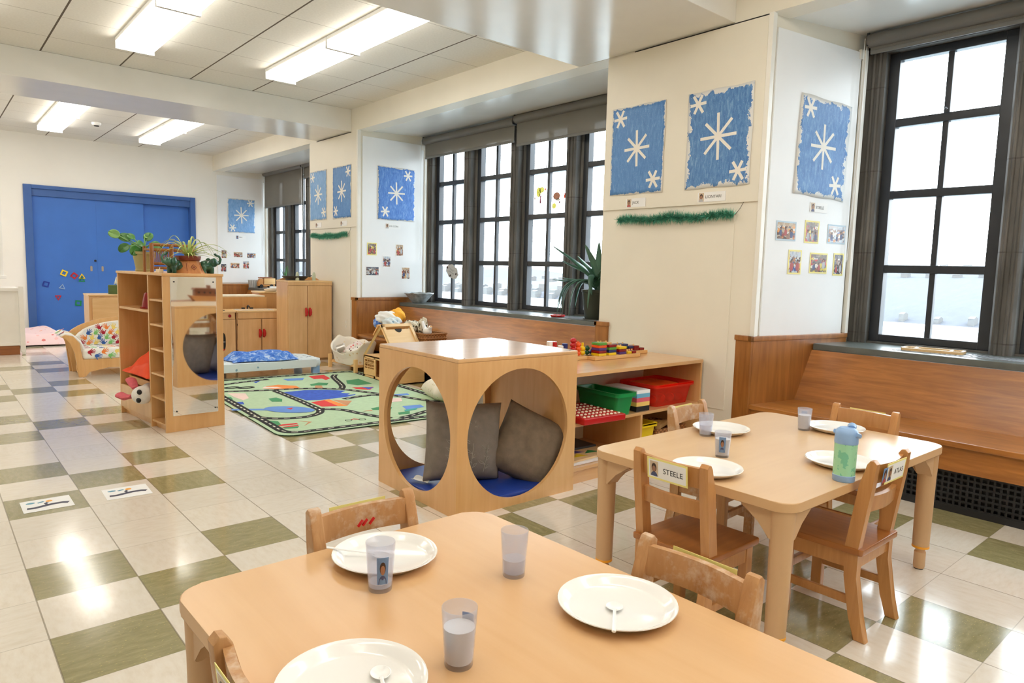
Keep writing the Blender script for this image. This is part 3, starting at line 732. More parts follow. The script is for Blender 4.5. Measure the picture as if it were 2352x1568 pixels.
# ================================================================== outside: river and far bank
m = MB(); m.box(8, 3000, -2500, 4000, -34.5, -34); struct(m.done('ground_river', M['river'], smooth=False), 'pale river below the windows')
def hill(u, v):
    y = -1600 + 5200*u
    base = 620
    x = base + 420*v
    h = (10*v**.6 + 26*v) * (1 + .35*sin(y*.0043) + .2*sin(y*.011+1)) if v > 0 else 0
    return (x, y, -33.5 + h*1.35)
m = MB(); m.grid(hill, 90, 10); struct(m.done('ground_bank', M['bank']), 'hazy wooded far bank of the river')
rb = random.Random(3)
SPOTS = [(500+11.5*i, (622, 634, 660)[i % 3], 1) for i in range(40)] + [(520+27*i, (820, 870, 930)[i % 3], .9) for i in range(18)] + [(158+9*i, (900, 950, 1000)[i % 3], .6) for i in range(22)] + [(170+26*i, 628, .5) for i in range(5)] + [(1380+28*i, (622, 690)[i % 2], 1) for i in range(10)]
for (y, x, k_) in SPOTS:
    y += rb.uniform(-2, 2); wd = rb.uniform(3.6, 5.2)*k_*(1.3 if x > 700 else 1); ht = rb.uniform(4, 9)*k_
    gz = hill((y+1600)/5200, max((x-620)/420, .001))[2]-2
    m = MB(); m.box(-5, 5, -wd, wd, 0, ht+2); m.prism([(-5.3, ht+2), (0, ht+3.6), (5.3, ht+2)], -wd, wd, M=Matrix(((1, 0, 0, 0), (0, 0, 1, 0), (0, 1, 0, 0), (0, 0, 0, 1))))
    o = m.done('far_building', M['masonry'], smooth=False); o.location = (x, y, gz)
    tag(o, 'pale hazy building on the far bank of the river', 'building', 'buildings across the river')
# ================================================================== tables
TZ = .505
def table(name, label, cx, cy, rz, W, D, mat):
    t = T('activity_table', label, 'table', (cx, cy, 0), rz, 'laid toddler tables')
    m = MB(); m.prism(rrect(-W/2, W/2, -D/2, D/2, .055), TZ-.03, TZ, b=.004)
    for f in m.bm.faces:
        if abs(f.normal.z) < .8 and len(f.verts) == 4: f.material_index = 1
    m.done('tabletop', [mat, M['table_edge']], t, sharp=60)
    for sx in (-1, 1):
        for sy in (-1, 1):
            x, y = sx*(W/2-.045), sy*(D/2-.045)
            m = MB(); m.lathe([(.030, .095), (.0305, .13), (.033, .38), (.034, .40), (.036, .475)], 22, TM(x, y, 0))
            A = Matrix.Translation((x, y, 0))
            for ang in ((180 if sx > 0 else 0), (-90 if sy > 0 else 90)):
                q = [(0, .476), (.125, .476), (.12, .462), (.06, .43), (.030, .385), (0, .38)]
                m.prism(q, -.027, .027, M=A @ TM(rz=ang) @ Matrix(((1, 0, 0, 0), (0, 0, -1, 0), (0, 1, 0, 0), (0, 0, 0, 1))), b=.004)
            lg = m.done('leg', M['table_leg'], t)
            m = MB(); m.lathe([(.019, 0.004), (.021, .014), (.021, .07), (.017, .075), (.017, .082), (.022, .086), (.022, .1)], 18, TM(x, y, 0)); m.done('foot', M['table_leg'], lg)
            m = MB(); m.lathe([(.026, .086), (.031, .088), (.031, .096), (.026, .098)], 20, TM(x, y, 0)); m.done('collar_ring', M['orange_ring'], lg)
            m = MB(); m.cyl(x, y, 0, .006, .017, n=16); m.done('glide', M['black'], lg)
    return t
table('t', 'maple laminate toddler table with a water bottle, standing by the wooden bench', 1.868, -2.325, -.6, 1.205, .765, M['table_b'])
table('t', 'maple laminate toddler table with three plates, nearest to the camera', .182, -2.812, 1.0, .76, 1.22, M['table'])

# ================================================================== chairs (local front is +y)
def chair_proto():
    t = T('toddler_chair', '-', 'chair')
    for s in (-1, 1):
        prof = [(-.175, 0), (-.138, 0), (-.118, .07), (-.095, .20), (-.092, .30), (-.120, .50), (-.138, .570), (-.147, .583), (-.158, .585), (-.168, .575), (-.160, .50), (-.134, .30), (-.134, .20), (-.152, .07)]
        m = MB(); m.prism(prof, -.015, .015, M=TM(s*.124) @ Matrix(((0, 0, 1, 0), (1, 0, 0, 0), (0, 1, 0, 0), (0, 0, 0, 1))), b=.004); m.done('back_post', M['chair'], t)
        m = MB(); m.box(s*.122-.015, s*.122+.015, .085, .122, 0, .275, b=.004); m.done('front_leg', M['chair'], t)
    m = MB(); pts = []
    a = rrect(-.145, .145, -.148, .15, .012, 3)
    m.prism(a, .275, .297, b=.005); m.done('seat', M['seat'], t)
    m = MB()
    for s in (-1, 1): m.box(s*.122-.011, s*.122+.011, -.12, .10, .225, .276, b=.002)
    m.box(-.115, .115, -.128, -.108, .225, .276, b=.002); m.box(-.115, .115, .095, .115, .225, .276, b=.002); m.done('seat_apron', M['chair'], t)
    for s in (-1, 1):
        m = MB(); m.box(s*.122-.008, s*.122+.008, -.13, .10, .105, .133, b=.003); m.done('side_stretcher', M['chair'], t)
    m = MB(); m.box(-.112, .112, .094, .111, .15, .178, b=.003); m.done('front_stretcher', M['chair'], t)
    def rail(z0, z1, y0, dy, nm):
        m = MB()
        def fn(u, v, k): 
            x = -.113+.226*u; z = z0+(z1-z0)*v
            return (x, y0 - dy*sin(pi*u) - (z-.30)*.11 + k, z)
        F = m.grid(lambda u, v: fn(u, v, -.008), 10, 2); B = m.grid(lambda u, v: fn(u, v, .008), 10, 2)
        bm = m.bm; bmesh.ops.bridge_loops(bm, edges=[e for e in bm.edges if len(e.link_faces) == 1])
        return m.done(nm, M['chair'], t)
    rail(.505, .567, -.116, .016, 'top_rail'); rail(.410, .462, -.116, .014, 'lower_rail')
    return t
def tilt(o, mat):
    for c in o.children:
        if c.data and c.data.materials and c.data.materials[0] == M['chair']:
            c.data = c.data.copy(); c.data.materials[0] = mat
def chair_card(t, body, w=.15, front=None, second=False):
    c = bpy.data.objects.new('name_card', None)
    m = MB(); m.box(-w/2, w/2, -.0012, .0, -.034, .034); m.mi = 1; m.box(-w/2+.006, w/2-.006, -.0016, -.0011, -.028, .028)
    o = m.done('name_card', [M['yellow_card'], M['tape']], t, smooth=False); o.location = (0, -.172, .536); o.rotation_euler = (R_(6.3), 0, 0)
    A = TM(0, -.0018, 0, rx=90)
    if body: text(body, .024, M['ink'], o, TM(.022, -.0018, -.002, rx=90))
    portrait(o, -w/2+.012, -w/2+.042, -.024, .024, -.0024, 0)
    if second:
        portrait(o, -w/2-.028, -w/2+.004, -.024, .024, -.0024, 1)
    return o
P0 = chair_proto()
CH = [
 ('beech chair with a big yellow-edged name card, at the table end nearest the cube', 1.335, -2.352, -90, 'STEELE', 0, 0),
 ('beech chair with two-photo name card next to the water bottle', 1.782, -2.605, 0, 'ATLAS', 1, 0),
 ('small beech chair with whitened top rail, in front of the storage shelf', 1.985, -2.005, 184, '', 0, 1),
 ('small beech chair between the laid table and the wooden bench', 2.405, -2.365, 90, '', 0, 0),
 ('worn beech chair with red crayon marks on its top rail, beside the cube', .232, -2.305, 180, '', 0, 1),
 ('worn beech chair at the near table, a yellow card peeping over its whitened rail', .455, -2.838, 90, '', 0, 1),
 ('worn dark-posted beech chair at the lower edge of the photo, beside a plate', -.080, -2.695, -90, '', 0, 1)]
for i, (lab, x, y, r, nm, sec, worn) in enumerate(CH):
    c = P0 if i == len(CH)-1 else copy_tree(P0)
    c.location = (x, y, 0); c.rotation_euler = (0, 0, R_(r)); c['label'] = lab; c['group'] = 'toddler chairs around the tables'
    if worn: tilt(c, M['chair_worn'])
    chair_card(c, nm, second=bool(sec))
    if i == 4:
        for ch in c.children:
            if ch.name.startswith('top_rail'):
                m = MB()
                for q in (-.012, .006, .018): m.tube([(q, -.118, .545), (q+.012, -.119, .531)], .0035, 5)
                k = m.done('crayon_mark', M['red_plastic'], ch); k['label'] = 'red crayon scribble'

# ================================================================== tableware
def plate(x, y, label, r=.113):
    t = T('dinner_plate', label, 'plate', (x, y, TZ), 0, 'white plates on the tables')
    m = MB(); m.lathe([(0, .0), (r*.66, .0), (r*.80, .005), (r*.95, .016), (r, .0195), (r*.995, .021), (r*.965, .0205), (r*.90, .0165), (r*.82, .0085), (r*.76, .0055), (0, .005)], 56, cap=False); m.done('plate_body', M['white_china'], t, sharp=70)
    return t
plate(.188, -2.334, 'white plate beside the red-marked chair at the near table'); plate(.420, -2.792, 'white plate with a plastic spoon lying in its middle, at the near table'); plate(-.088, -2.712, 'white plate cut by the lower edge of the photo')
plate(1.905, -2.068, 'white plate in front of the storage shelf chair'); plate(2.335, -2.340, 'white plate by the chair next to the wooden bench'); plate(1.358, -2.365, 'white plate at the table end nearest the cube, partly behind a chair back'); plate(1.815, -2.590, 'white plate right behind the water bottle')
def spoon(x, y, rz, label, z=TZ+.0065, pitch=0):
    t = T('plastic_spoon', label, 'spoon', (x, y, z), rz, 'white plastic spoons'); t.rotation_euler = (R_(pitch), 0, R_(rz))
    m = MB(); m.tube([(0, -.07, .004), (0, -.03, .005), (0, .02, .006), (0, .035, .004)], [.0038, .0036, .003, .004], 8, flat=.55); m.done('handle', M['white_plastic'], t)
    m = MB(); m.lathe([(0, 0), (.010, .001), (.015, .004), (.0165, .006), (.0155, .0062), (.01, .0025), (0, .0015)], 20, TM(0, .05, 0, s=(1, 1.45, 1)), cap=False); m.done('bowl', M['white_plastic'], t)
spoon(.375, -2.824, -50, 'white plastic spoon lying on the plate at the near table', pitch=-7, z=TZ+.011)
spoon(.145, -2.296, 229, 'white plastic spoon poking out over the plate rim beside the red-marked chair', z=TZ+.012, pitch=-7)
spoon(-.06, -2.755, -25, 'white plastic spoon in the plate cut by the lower edge of the photo', z=TZ+.011, pitch=-7)
def cup(x, y, label, water, tag_=None, ang=0, h=.098, r=.0292):
    t = T('drinking_tumbler', label, 'cup', (x, y, TZ), ang, 'clear plastic tumblers')
    m = MB(); m.lathe([(0, .0), (r*.77, 0), (r*.79, .002), (r, h-.001), (r*.985, h), (r*.955, h), (r*.745, .008), (0, .007)], 30, cap=False); m.done('tumbler_body', M['tumbler'], t, sharp=60)
    if water:
        m = MB(); rr = r*(.745+.21*water); m.lathe([(0, .0085), (r*.735, .0085), (rr-.0005, h*water), (0, h*water)], 26); m.done('contents', M['fabric_white'] if water > .5 else M['water_in_cup'], t)
    if tag_ is not None:
        m = MB()
        def fn(u, v):
            a = -.42+.84*u; z = .02+.055*v; q = r*(.79+.21*z/h)+.0006
            return (q*sin(a), -q*cos(a), z)
        m.grid(fn, 8, 2); st = m.done('photo_sticker', M['pt_bg1'], t)
        def cv(u, v, e):
            x, y, z = fn(u, v); return (x*(1+e), y*(1+e), z)
        for nm, mt, pts in (('shirt', 'pt_top0', [(.5+.38*cos(a), .0+.34*sin(a)) for a in [pi*i/10 for i in range(11)]]), ('hair', 'pt_hair', circ(14, .26, .5, .60, ry=.24)), ('face', 'pt_skin', circ(14, .20, .5, .53, ry=.18))):
            m = MB(); e = {'shirt': .006, 'hair': .010, 'face': .014}[nm]; c0 = m.bm.verts.new(cv(sum(p[0] for p in pts)/len(pts), sum(p[1] for p in pts)/len(pts), e)); vv_ = [m.bm.verts.new(cv(p[0], p[1], e)) for p in pts]
            for q1, q2 in zip(vv_, vv_[1:]+vv_[:1]): m.bm.faces.new((c0, q1, q2))
            m.done(nm, M[mt], st, smooth=False)
    return t
cup(.112, -2.446, 'clear tumbler with a portrait sticker, in front of the plate by the red-marked chair', .18, 'snap2', -20)
cup(.363, -2.559, 'clear tumbler one third full of water, alone near the table corner', .38)
cup(.079, -2.753, 'clear tumbler filled with cloudy ice, nearest to the lower edge of the photo', .66, 'snap1', 110)
cup(1.793, -2.069, 'frosted tumbler beside the plate at the storage shelf chair', .5, h=.09)
cup(2.236, -2.252, 'tumbler full of ice beside the plate by the wooden bench', .7, 'snap3', 120, h=.092)
cup(1.568, -2.287, 'frosted tumbler with a child photo sticker, at the table end nearest the cube', .72, 'snap0', -60, h=.09)
# water bottle
t = T('water_bottle', 'mint green toddler bottle with blue flip lid on the table', 'bottle', (1.640, -2.678, TZ), 0)
m = MB(); m.lathe([(0, 0), (.031, 0), (.033, .003), (.0335, .02), (.0325, .021)], 36); m.done('base_ring', M['ltblue_plastic'], t)
k = NT('mint_sleeve'); vo = k.n('ShaderNodeTexVoronoi', Vector=k.obj(), Scale=42, _feature='DISTANCE_TO_EDGE'); nz = k.noise(k.obj(), 46, 2)
k.P(Base__Color=k.mix(k.math('GREATER_THAN', nz, .55), srgb(158, 216, 178), srgb(122, 196, 164)), Roughness=.3); M['mint'] = k.m
m = MB(); m.lathe([(.0325, .02), (.0335, .115), (.034, .119), (.034, .122)], 36); m.done('sleeve', M['mint'], t)
m = MB(); m.lathe([(.0345, .121), (.035, .124), (.0345, .152), (.031, .163), (.022, .17), (0, .171)], 36)
m.tube([(.014, -.008, .166), (.024, -.004, .170), (.034, .002, .160), (.038, .004, .152)], [.012, .014, .012, .009], 12); m.done('lid', M['ltblue_plastic'], t)
m = MB(); pts = [(.036*cos(a)+.004, .036*sin(a)*1.02, .150-.012*cos(a)) for a in [R_(q) for q in range(-115, 116, 12)]]
m.tube(pts, .0045, 8, flat=1.6); m.done('carry_loop', M['ltblue_plastic'], t)
m = MB(); m.tube([(.034, .003, .157), (.043, .005, .155)], [.007, .006], 10); m.done('spout', M['mint'], t)

# ================================================================== floor pictures
for i, (x, y, r) in enumerate(((-.149, .150, 0), (.178, .130, -2))):
    t = T('floor_picture', ['laminated white picture sheet taped on an olive floor tile', 'laminated white picture sheet taped on beige floor tiles, with a lifted edge'][i], 'picture sheet', (x, y, .0006), r, 'picture sheets taped to the floor')
    m = MB(); m.box(-.098, .098, -.09, .09, 0, .0012, b=.0004); m.done('sheet', M['tape'], t)
    # plain abstract print: navy band, orange and teal discs
    m = MB(); z = .0016
    m.mi = 0; m.strip([(-.080, -.032), (-.05, -.036), (-.02, -.026), (.02, -.014), (.06, -.014), (.082, -.026)], .026, z); m.strip([(.0, -.012), (-.006, .012), (.006, .026)], .012, z)
    m.mi = 1; m.prism(circ(16, .014, .012, .042), z-.0004, z)
    m.mi = 2; m.prism(circ(16, .018, -.060, .045, ry=.012), z-.0004, z); m.strip([(-.034, .034), (-.008, .046)], .014, z)
    m.done('printed_pattern', [M['navy_ink'] if 'navy_ink' in M else M.setdefault('navy_ink', plain('navy_ink', srgb(52, 54, 78), .5)), M['orange_ring'], M.setdefault('teal_ink', plain('teal_ink', srgb(90, 150, 176), .5))], t, smooth=False)

# ================================================================== play cube
t = T('play_cube', 'birch play cube with large round openings and a blue floor mat', 'play cube', (1.252, -1.142, 0), -.9)
CW, CD, CH_ = .752, .715, .738; th = .019
def holed(W, H, cx, cz, r):
    n = 72; o_ = sq_ring(n, 0, W, 0, H, cx, cz); h_ = [(cx+r*cos(2*pi*i/n+pi/4), cz+r*sin(2*pi*i/n+pi/4)) for i in range(n)]
    return o_, h_
m = MB(); o_, h_ = holed(CW, CH_-th, CW/2, .353, .318); XZ = Matrix(((1, 0, 0, 0), (0, 0, 1, 0), (0, 1, 0, 0), (0, 0, 0, 1)))
m.plate(o_, h_, 0, th, M=XZ); m.done('front_panel', M['birch'], t, sharp=40)
m = MB(); m.plate(o_, h_, CD-th, CD, M=XZ); m.done('back_panel', M['birch'], t, sharp=40)
YZ = Matrix(((0, 0, 1, 0), (1, 0, 0, 0), (0, 1, 0, 0), (0, 0, 0, 1)))
m = MB(); o_, h_ = holed(CD-2*th, CH_-th, (CD-2*th)/2, .353, .305); m.plate(o_, h_, 0, th, M=TM(0, th, 0) @ YZ); m.done('side_panel', M['birch'], t, sharp=40)
m = MB(); m.box(CW-th, CW, th, CD-th, 0, CH_-th); m.done('side_panel', M['birch'], t, smooth=False)
m = MB(); m.box(0, CW, 0, CD, CH_-th, CH_, b=.004); tp = m.done('top_panel', M['birch_x'], t)
for (x, y) in ((.04, .01), (.25, .01), (CW-.05, .01), (.01, .06), (.01, CD-.08), (.01, CD/2), (CW-.02, CD-.03)):
    m = MB(); m.cyl(x, y, CH_-.001, CH_+.0015, .0045, n=10); m.done('screw', M['chrome'], tp)
m = MB(); m.box(th, CW-th, th, CD-th, 0, .02); m.done('floor_panel', M['birch'], t, smooth=False)
m = MB(); m.box(th+.01, CW-th-.01, th+.01, CD-th-.01, .02, .052, b=.012); m.done('floor_mat', M['blue_vinyl'], t)
def cushion(name, W, H, Th, mat, parent=None, n=22, pz=.0, back=0):
    m = MB()
    def f(u, v, s):
        x = (u-.5)*2; y = (v-.5)*2
        e = max(0, (1-x**4))**.5*max(0, (1-y**4))**.5
        pin = 1-.06*(1-abs(x))*(abs(y))-.06*(1-abs(y))*abs(x)
        wr = .008*sin(7*x+3*y)*e
        return (x*W/2*(1-.07*(1-y*y)*0-.05*(1-y*y)*abs(x)), s*(Th/2*e*(1+wr*8)) + 0.0, y*H/2*(1-.05*(1-x*x)*abs(y)))
    m.mi = back; m.grid(lambda u, v: f(u, v, 1), n, n); m.mi = 0; m.grid(lambda u, v: f(u, v, -1), n, n)
    bmesh.ops.remove_doubles(m.bm, verts=m.bm.verts[:], dist=.0008)
    o = m.done(name, mat, parent, sharp=180)
    return o
c = cushion('throw_pillow', .41, .41, .17, [M['pillow2']]); c.location = (1.545, -.795, .252); c.rotation_euler = (R_(-9), R_(4), R_(-20))
tag(c, 'dark grey embroidered pillow with a red flower, standing inside the cube', 'pillow', 'pillows in the play cube')
m = MB()
rb = random.Random(5)
for (bx, bz, h, ln) in ((.02, -.15, .26, 5), (-.08, -.16, .17, 4), (.09, -.15, .14, 3)):
    yy = -.088
    m.tube([(bx, yy+.01, bz), (bx+.01, yy-.001, bz+h*.5), (bx+.02, yy+.006, bz+h)], .0016, 5)
    for i in range(ln*2):
        z = bz+h*(i+1)/(ln*2+1); s = -1 if i % 2 else 1; L = .034
        m.tube([(bx+.008, yy+.002, z), (bx+s*L*.5, yy+.001, z+L*.55), (bx+s*L, yy+.003, z+L*.7), (bx+s*L*.6, yy+.002, z+L*.2), (bx+.008, yy+.002, z)], .0012, 4)
m.done('embroidery', M['thread'], c)
m = MB()
for i in range(7):
    a = R_(20+23*i); m.mi = i % 2; m.prism([(0, 0), (.010*cos(a)-.006*sin(a), .010*sin(a)+.006*cos(a)), (.032*cos(a), .032*sin(a)), (.010*cos(a)+.006*sin(a), .010*sin(a)-.006*cos(a))], -.002, .002, M=TM(-.075, -.100, .110) @ TM(rx=90))
m.done('flower_applique', [M['red_plastic'], M['fabric_cream']], c, smooth=False)
c = cushion('throw_pillow', .37, .38, .17, [M['pillow'], M['pillow_grey']], back=1); c.location = (1.86, -.950, .212); c.rotation_euler = (R_(-20), R_(24), R_(-42))
tag(c, 'plain brown corduroy pillow with grey back, tilted inside the cube', 'pillow', 'pillows in the play cube')
m = MB(); m.grid(lambda u, v: (.07*(u-.5)+.006*sin(9*v), .10*(v-.5), .004+.012*abs(sin(3*u+2*v))), 8, 8); o = m.done('paper_napkin', M['fabric_white']); mods(o, solid=.002, sub=1); o.location = (1.345, -.72, .058); o.rotation_euler = (0, 0, R_(30))
tag(o, 'crumpled white cloth on the blue mat inside the cube', 'napkin')

# ================================================================== divider unit with mirror
t = T('room_divider', 'birch divider shelf with cubbies and a tall mirror on its end', 'shelf unit', (.648, 1.289, 0), 6.3)
W, D, H = .394, .872, 1.060
m = MB(); o_ = [(0, 0), (W, 0), (W, H-.018), (0, H-.018)]
m.box(0, W, 0, .018, 0, H-.018, b=.002); m.done('end_panel', M['birch'], t)
m = MB(); m.box(0, W, D-.018, D, 0, H-.018, b=.002); m.done('end_panel', M['birch'], t)
m = MB(); m.box(-.006, W+.006, -.006, D+.006, H-.018, H, b=.004); m.done('top_panel', M['birch'], t)
m = MB(); m.box(W-.012, W, .018, D-.018, 0, H-.018); m.done('back_panel', M['maple'], t, smooth=False)
m = MB(); m.box(0, W-.012, .255, .273, 0, H-.018); m.done('partition', M['birch'], t, smooth=False)
for z in (.055, .222, .383, .55, .717, .884):
    m = MB(); m.box(.004, W-.012, .018, .255, z-.014, z, b=.002); m.done('cubby_shelf', M['birch'], t)
m = MB(); m.box(.004, W-.012, .273, D-.018, .785, .803, b=.002); m.done('locker_shelf', M['birch'], t)
m = MB(); m.box(.0, .016, .273, D-.018, .055, .222, b=.002); m.done('bin_front', M['maple'], t)
m = MB(); m.box(.01, W-.012, .273, D-.018, .037, .055); m.box(.03, .045, .018, D-.018, 0, .04); m.done('base_panel', M['birch'], t, smooth=False)
m = MB(); m.box(.20, .23, .72, .75, .75, .785); m.tube([(.215, .70, .77), (.18, .70, .752), (.16, .70, .765)], .004, 6); m.done('coat_hook', M['chrome'], t)
def mir(u, v):
    x = .046+.287*u; z = .112+.922*v
    return (x, -.0078-.024*u-.0002*sin(pi*u)*(.3+sin(2.2*pi*v)*.7), z)
m = MB(); m.prism([(.044, 0), (.335, 0), (.335, -.0310), (.044, -.0068)][::-1], .110, 1.036); mm = m.done('mirror_sheet', M['trimw'], t)
m = MB(); m.grid(mir, 30, 60); m.done('mirror_face', M['mirror'], mm, sharp=180)
for x in (.066, .315):
    for z in (.14, 1.005):
        m = MB(); m.cyl(x, 0, -.0, .004, .005, n=10, M=Matrix.Identity(4)); bm_ = m.bm; bmesh.ops.transform(bm_, matrix=TM(0, -.0078-.024*(x-.046)/.287, z, rx=90) , verts=bm_.verts[:]); 
        m.done('mirror_screw', M['black'], mm)
def L(x, y, z=0, a=6.3, ox=.648, oy=1.289):
    c_, s_ = cos(R_(a)), sin(R_(a)); return (ox+c_*x-s_*y, oy+s_*x+c_*y, z)
# things in and on the divider
o = T('toy_bucket', 'dark red plastic toy pot upside down on the locker shelf of the divider', 'toy pot', L(.09, .47, .803), 6.3)
m = MB(); m.lathe([(.062, 0), (.060, .012), (.045, .10), (.036, .112), (0, .115)], 24); m.done('pot_body', M['red_dark'], o)
m = MB(); m.lathe([(.07, 0), (.072, .006), (.06, .012)], 24); m.done('rim', M['red_dark'], o)
m = MB(); 
def heap(u, v): return (.28*(u-.5), .50*(v-.5), -.02+.17*sin(pi*u)**.6*sin(pi*v)**.6*(.75+.4*sin(7*u+5*v))+.012*sin(16*u)*sin(14*v))
m.grid(heap, 22, 26); o = m.done('play_scarf', M['fabric_orange']); mods(o, solid=.003, sub=1); o.location = L(.135, .57, .345); o.rotation_euler = (0, 0, R_(6.3)); tag(o, 'crumpled neon orange play scarf in the divider bin', 'scarf')
o = T('slatted_crate', 'pine slatted crate standing in the lower bin of the divider', 'crate', L(.19, .57, .055), 6.3)
for s in (-1, 1):
    m = MB()
    for z in (.02, .10, .18, .245): m.box(s*.13-.006, s*.13+.006, -.27, .27, z, z+.05, b=.002)
    m.done('slat_side', M['pine'], o)
    m = MB(); m.box(-.13, .13, s*.262-.006, s*.262+.006, .01, .29, b=.002); m.done('crate_end', M['pine'], o)
m = MB(); m.box(-.12, .12, -.25, .25, 0, .008); m.done('crate_floor', M['pine'], o)
o = T('panda_plush', 'panda plush with pink floppy ears hanging out of the divider bin', 'plush toy', L(-.03, .33, .215), 20)
m = MB(); m.ball((0, 0, 0), .07, (1, 1, .92)); m.ball((.10, .06, .02), .06, (1.2, 1, .8)); m.tube([(.03, .02, 0), (.1, .06, .02)], .05, 12); b = m.done('head', M['white_plush'], o); mods(b, remesh=.008)
for (c0, c1, c2) in (((-.02, .05, .045), (-.01, .10, .08), (.02, .16, .085)), ((-.045, .05, -.01), (-.06, .105, -.02), (-.055, .17, -.012))):
    m = MB(); m.tube([c0, c1, c2, tuple(a+(a-b_)*.25 for a, b_ in zip(c2, c1))], [.022, .034, .036, .012], 12, flat=.6); m.done('ear', M['pink_plush'], o)
for (x, y, z) in ((-.047, -.040, .030), (-.052, -.036, -.026)):
    m = MB(); m.ball((x, y, z), .020, (.7, 1, .9)); m.done('eye_patch', M['black'], o)
def tub(name, label, cat, loc, rz, w, d, h, mat, group=None, lip=.012, taper=.85):
    o = T(name, label, cat, loc, rz, group)
    m = MB(); o1 = rrect(-w/2, w/2, -d/2, d/2, .02, 4); i1 = rrect(-w/2+.004, w/2-.004, -d/2+.004, d/2-.004, .018, 4)
    o0 = [(a*taper, b*taper) for a, b in o1]; i0 = [(a*taper, b*taper) for a, b in i1]; V = m.bm.verts.new
    A = [V((a, b, 0)) for a, b in o0]; B = [V((a, b, h)) for a, b in o1]; C_ = [V((a, b, h)) for a, b in i1]; D_ = [V((a, b, .004)) for a, b in i0]; n = len(A)
    for i in range(n):
        j = (i+1) % n
        m.bm.faces.new((A[i], A[j], B[j], B[i])); m.bm.faces.new((B[i], B[j], C_[j], C_[i])); m.bm.faces.new((C_[i], C_[j], D_[j], D_[i]))
    m.bm.faces.new(A[::-1]); m.bm.faces.new(D_); m.done('tub_body', mat, o, sharp=50)
    m = MB(); ro = rrect(-w/2-lip, w/2+lip, -d/2-lip, d/2+lip, .026, 4); n = len(ro); m.plate(ro, o1, h-.008, h); m.plate(ro, [(a*1.012, b*1.012) for a, b in [(x*(w/2+lip-.002)/(w/2+lip), y*(d/2+lip-.002)/(d/2+lip)) for x, y in ro]], h-.02, h); m.done('rim', mat, o, sharp=50)
    return o
tub('storage_tub', 'small blue tub in the second cubby of the divider', 'tub', L(.20, .137, .717), 6.3, .19, .16, .11, M['blue_plastic'])
tub('storage_tub', 'clear plastic tub in the lower cubby of the divider, behind the panda', 'tub', L(.19, .137, .222), 6.3, .22, .17, .12, M['clear_bin'], 'clear tubs in the divider')
tub('storage_tub', 'clear plastic tub in the bottom cubby of the divider', 'tub', L(.19, .137, .055), 6.3, .22, .17, .13, M['clear_bin'], 'clear tubs in the divider')
# round-leaved potted plant
o = T('potted_plant', 'round-leaved green plant in an olive plastic pot on the divider', 'plant', L(.105, .62, H), 6.3)
m = MB(); m.lathe([(0, 0), (.058, 0), (.06, .014), (.056, .018), (.074, .122), (.08, .124), (.08, .142), (.074, .142), (.07, .12), (0, .12)], 28); m.done('pot', M['pot_olive'], o)
m = MB(); m.lathe([(0, .12), (.07, .122)], 20, cap=False); m.done('soil', M['soil'], o)
rb = random.Random(21)
def disc_leaf(m, c, r, tip, n=16):
    c = Vector(c); t_ = Vector(tip).normalized(); face = Vector((rb.uniform(-.5, .2), -1, rb.uniform(.3, .9))).normalized()
    nn = (face - t_*face.dot(t_)).normalized(); side = t_.cross(nn)
    def f(u, v):
        a = 2*pi*v; rr = r*u
        return c + t_*(rr*cos(a)*1.15+r*.95) + side*(rr*sin(a)*.95) + nn*(.16*r*abs(sin(a))*u - .30*r*u*u*max(0, cos(a)))
    m.grid(f, 5, n)
stems = [(tuple(c*.78 for c in p[:2])+(.118+(p[2]-.118)*.8,), r*.68, tp) for p, r, tp in [((.03, .02, .25), .05, (.3, .1, .5)), ((-.02, .06, .20), .05, (-.6, .7, .1)), ((.06, -.02, .22), .052, (.9, -.3, -.3)), ((.10, .00, .19), .045, (.8, .2, -.7)), ((-.10, .06, .25), .055, (-.9, .5, .5)), ((-.12, .04, .20), .052, (-.7, .1, -.5)), ((-.06, -.02, .19), .055, (-.5, -.3, -.6)), ((-.02, -.04, .22), .05, (-.4, -.5, -.1)), ((-.18, .08, .28), .05, (-.9, .3, .4)), ((.02, .03, .28), .03, (.6, .2, .2)), ((-.08, .0, .26), .04, (-.5, .2, .4))]]
m = MB()
for (p, r, tp) in stems: m.tube([(0, 0, .118), (p[0]*.3, p[1]*.3, .18), p], [.005, .004, .003], 6)
m.done('stems', M['leaf_lt'], o)
for i, (p, r, tp) in enumerate(stems):
    m = MB(); disc_leaf(m, p, r, tp); lf = m.done('leaf', M['leaf_lt'] if i in (8, 9) else M['leaf'], o, sharp=180); mods(lf, solid=.0015)
# bamboo stand
o = T('bamboo_stand', 'bamboo frame stand behind the spider plant on the divider', 'plant stand', L(.23, .40, H), 14)
def bar(a, b, r, mat, nm): mm_ = MB(); mm_.tube([a, tuple((p+q)/2 for p, q in zip(a, b)), b], [r, r*1.0, r], 10); return mm_.done(nm, mat, o)
for x in (-.16, -.02, .14):
    bar((x, 0, 0), (x, 0, .20), .014, M['bamboo'], 'post')
for z in (.03, .06, .155, .19): bar((-.165, 0, z), (.15, 0, z), .011, M['bamboo'], 'rail')
m = MB()
for i in range(9): x = -.145+.014*i; m.tube([(x, 0, .06), (x, 0, .155)], .004, 6)
m.done('slat_infill', M['bamboo'], o)
for x in (-.16, .14): bar((x, 0, .155), (x, .10, .155), .008, M['bamboo'], 'rail')
for x in (-.16, .14): bar((x, .10, 0), (x, .10, .18), .010, M['bamboo'], 'post')
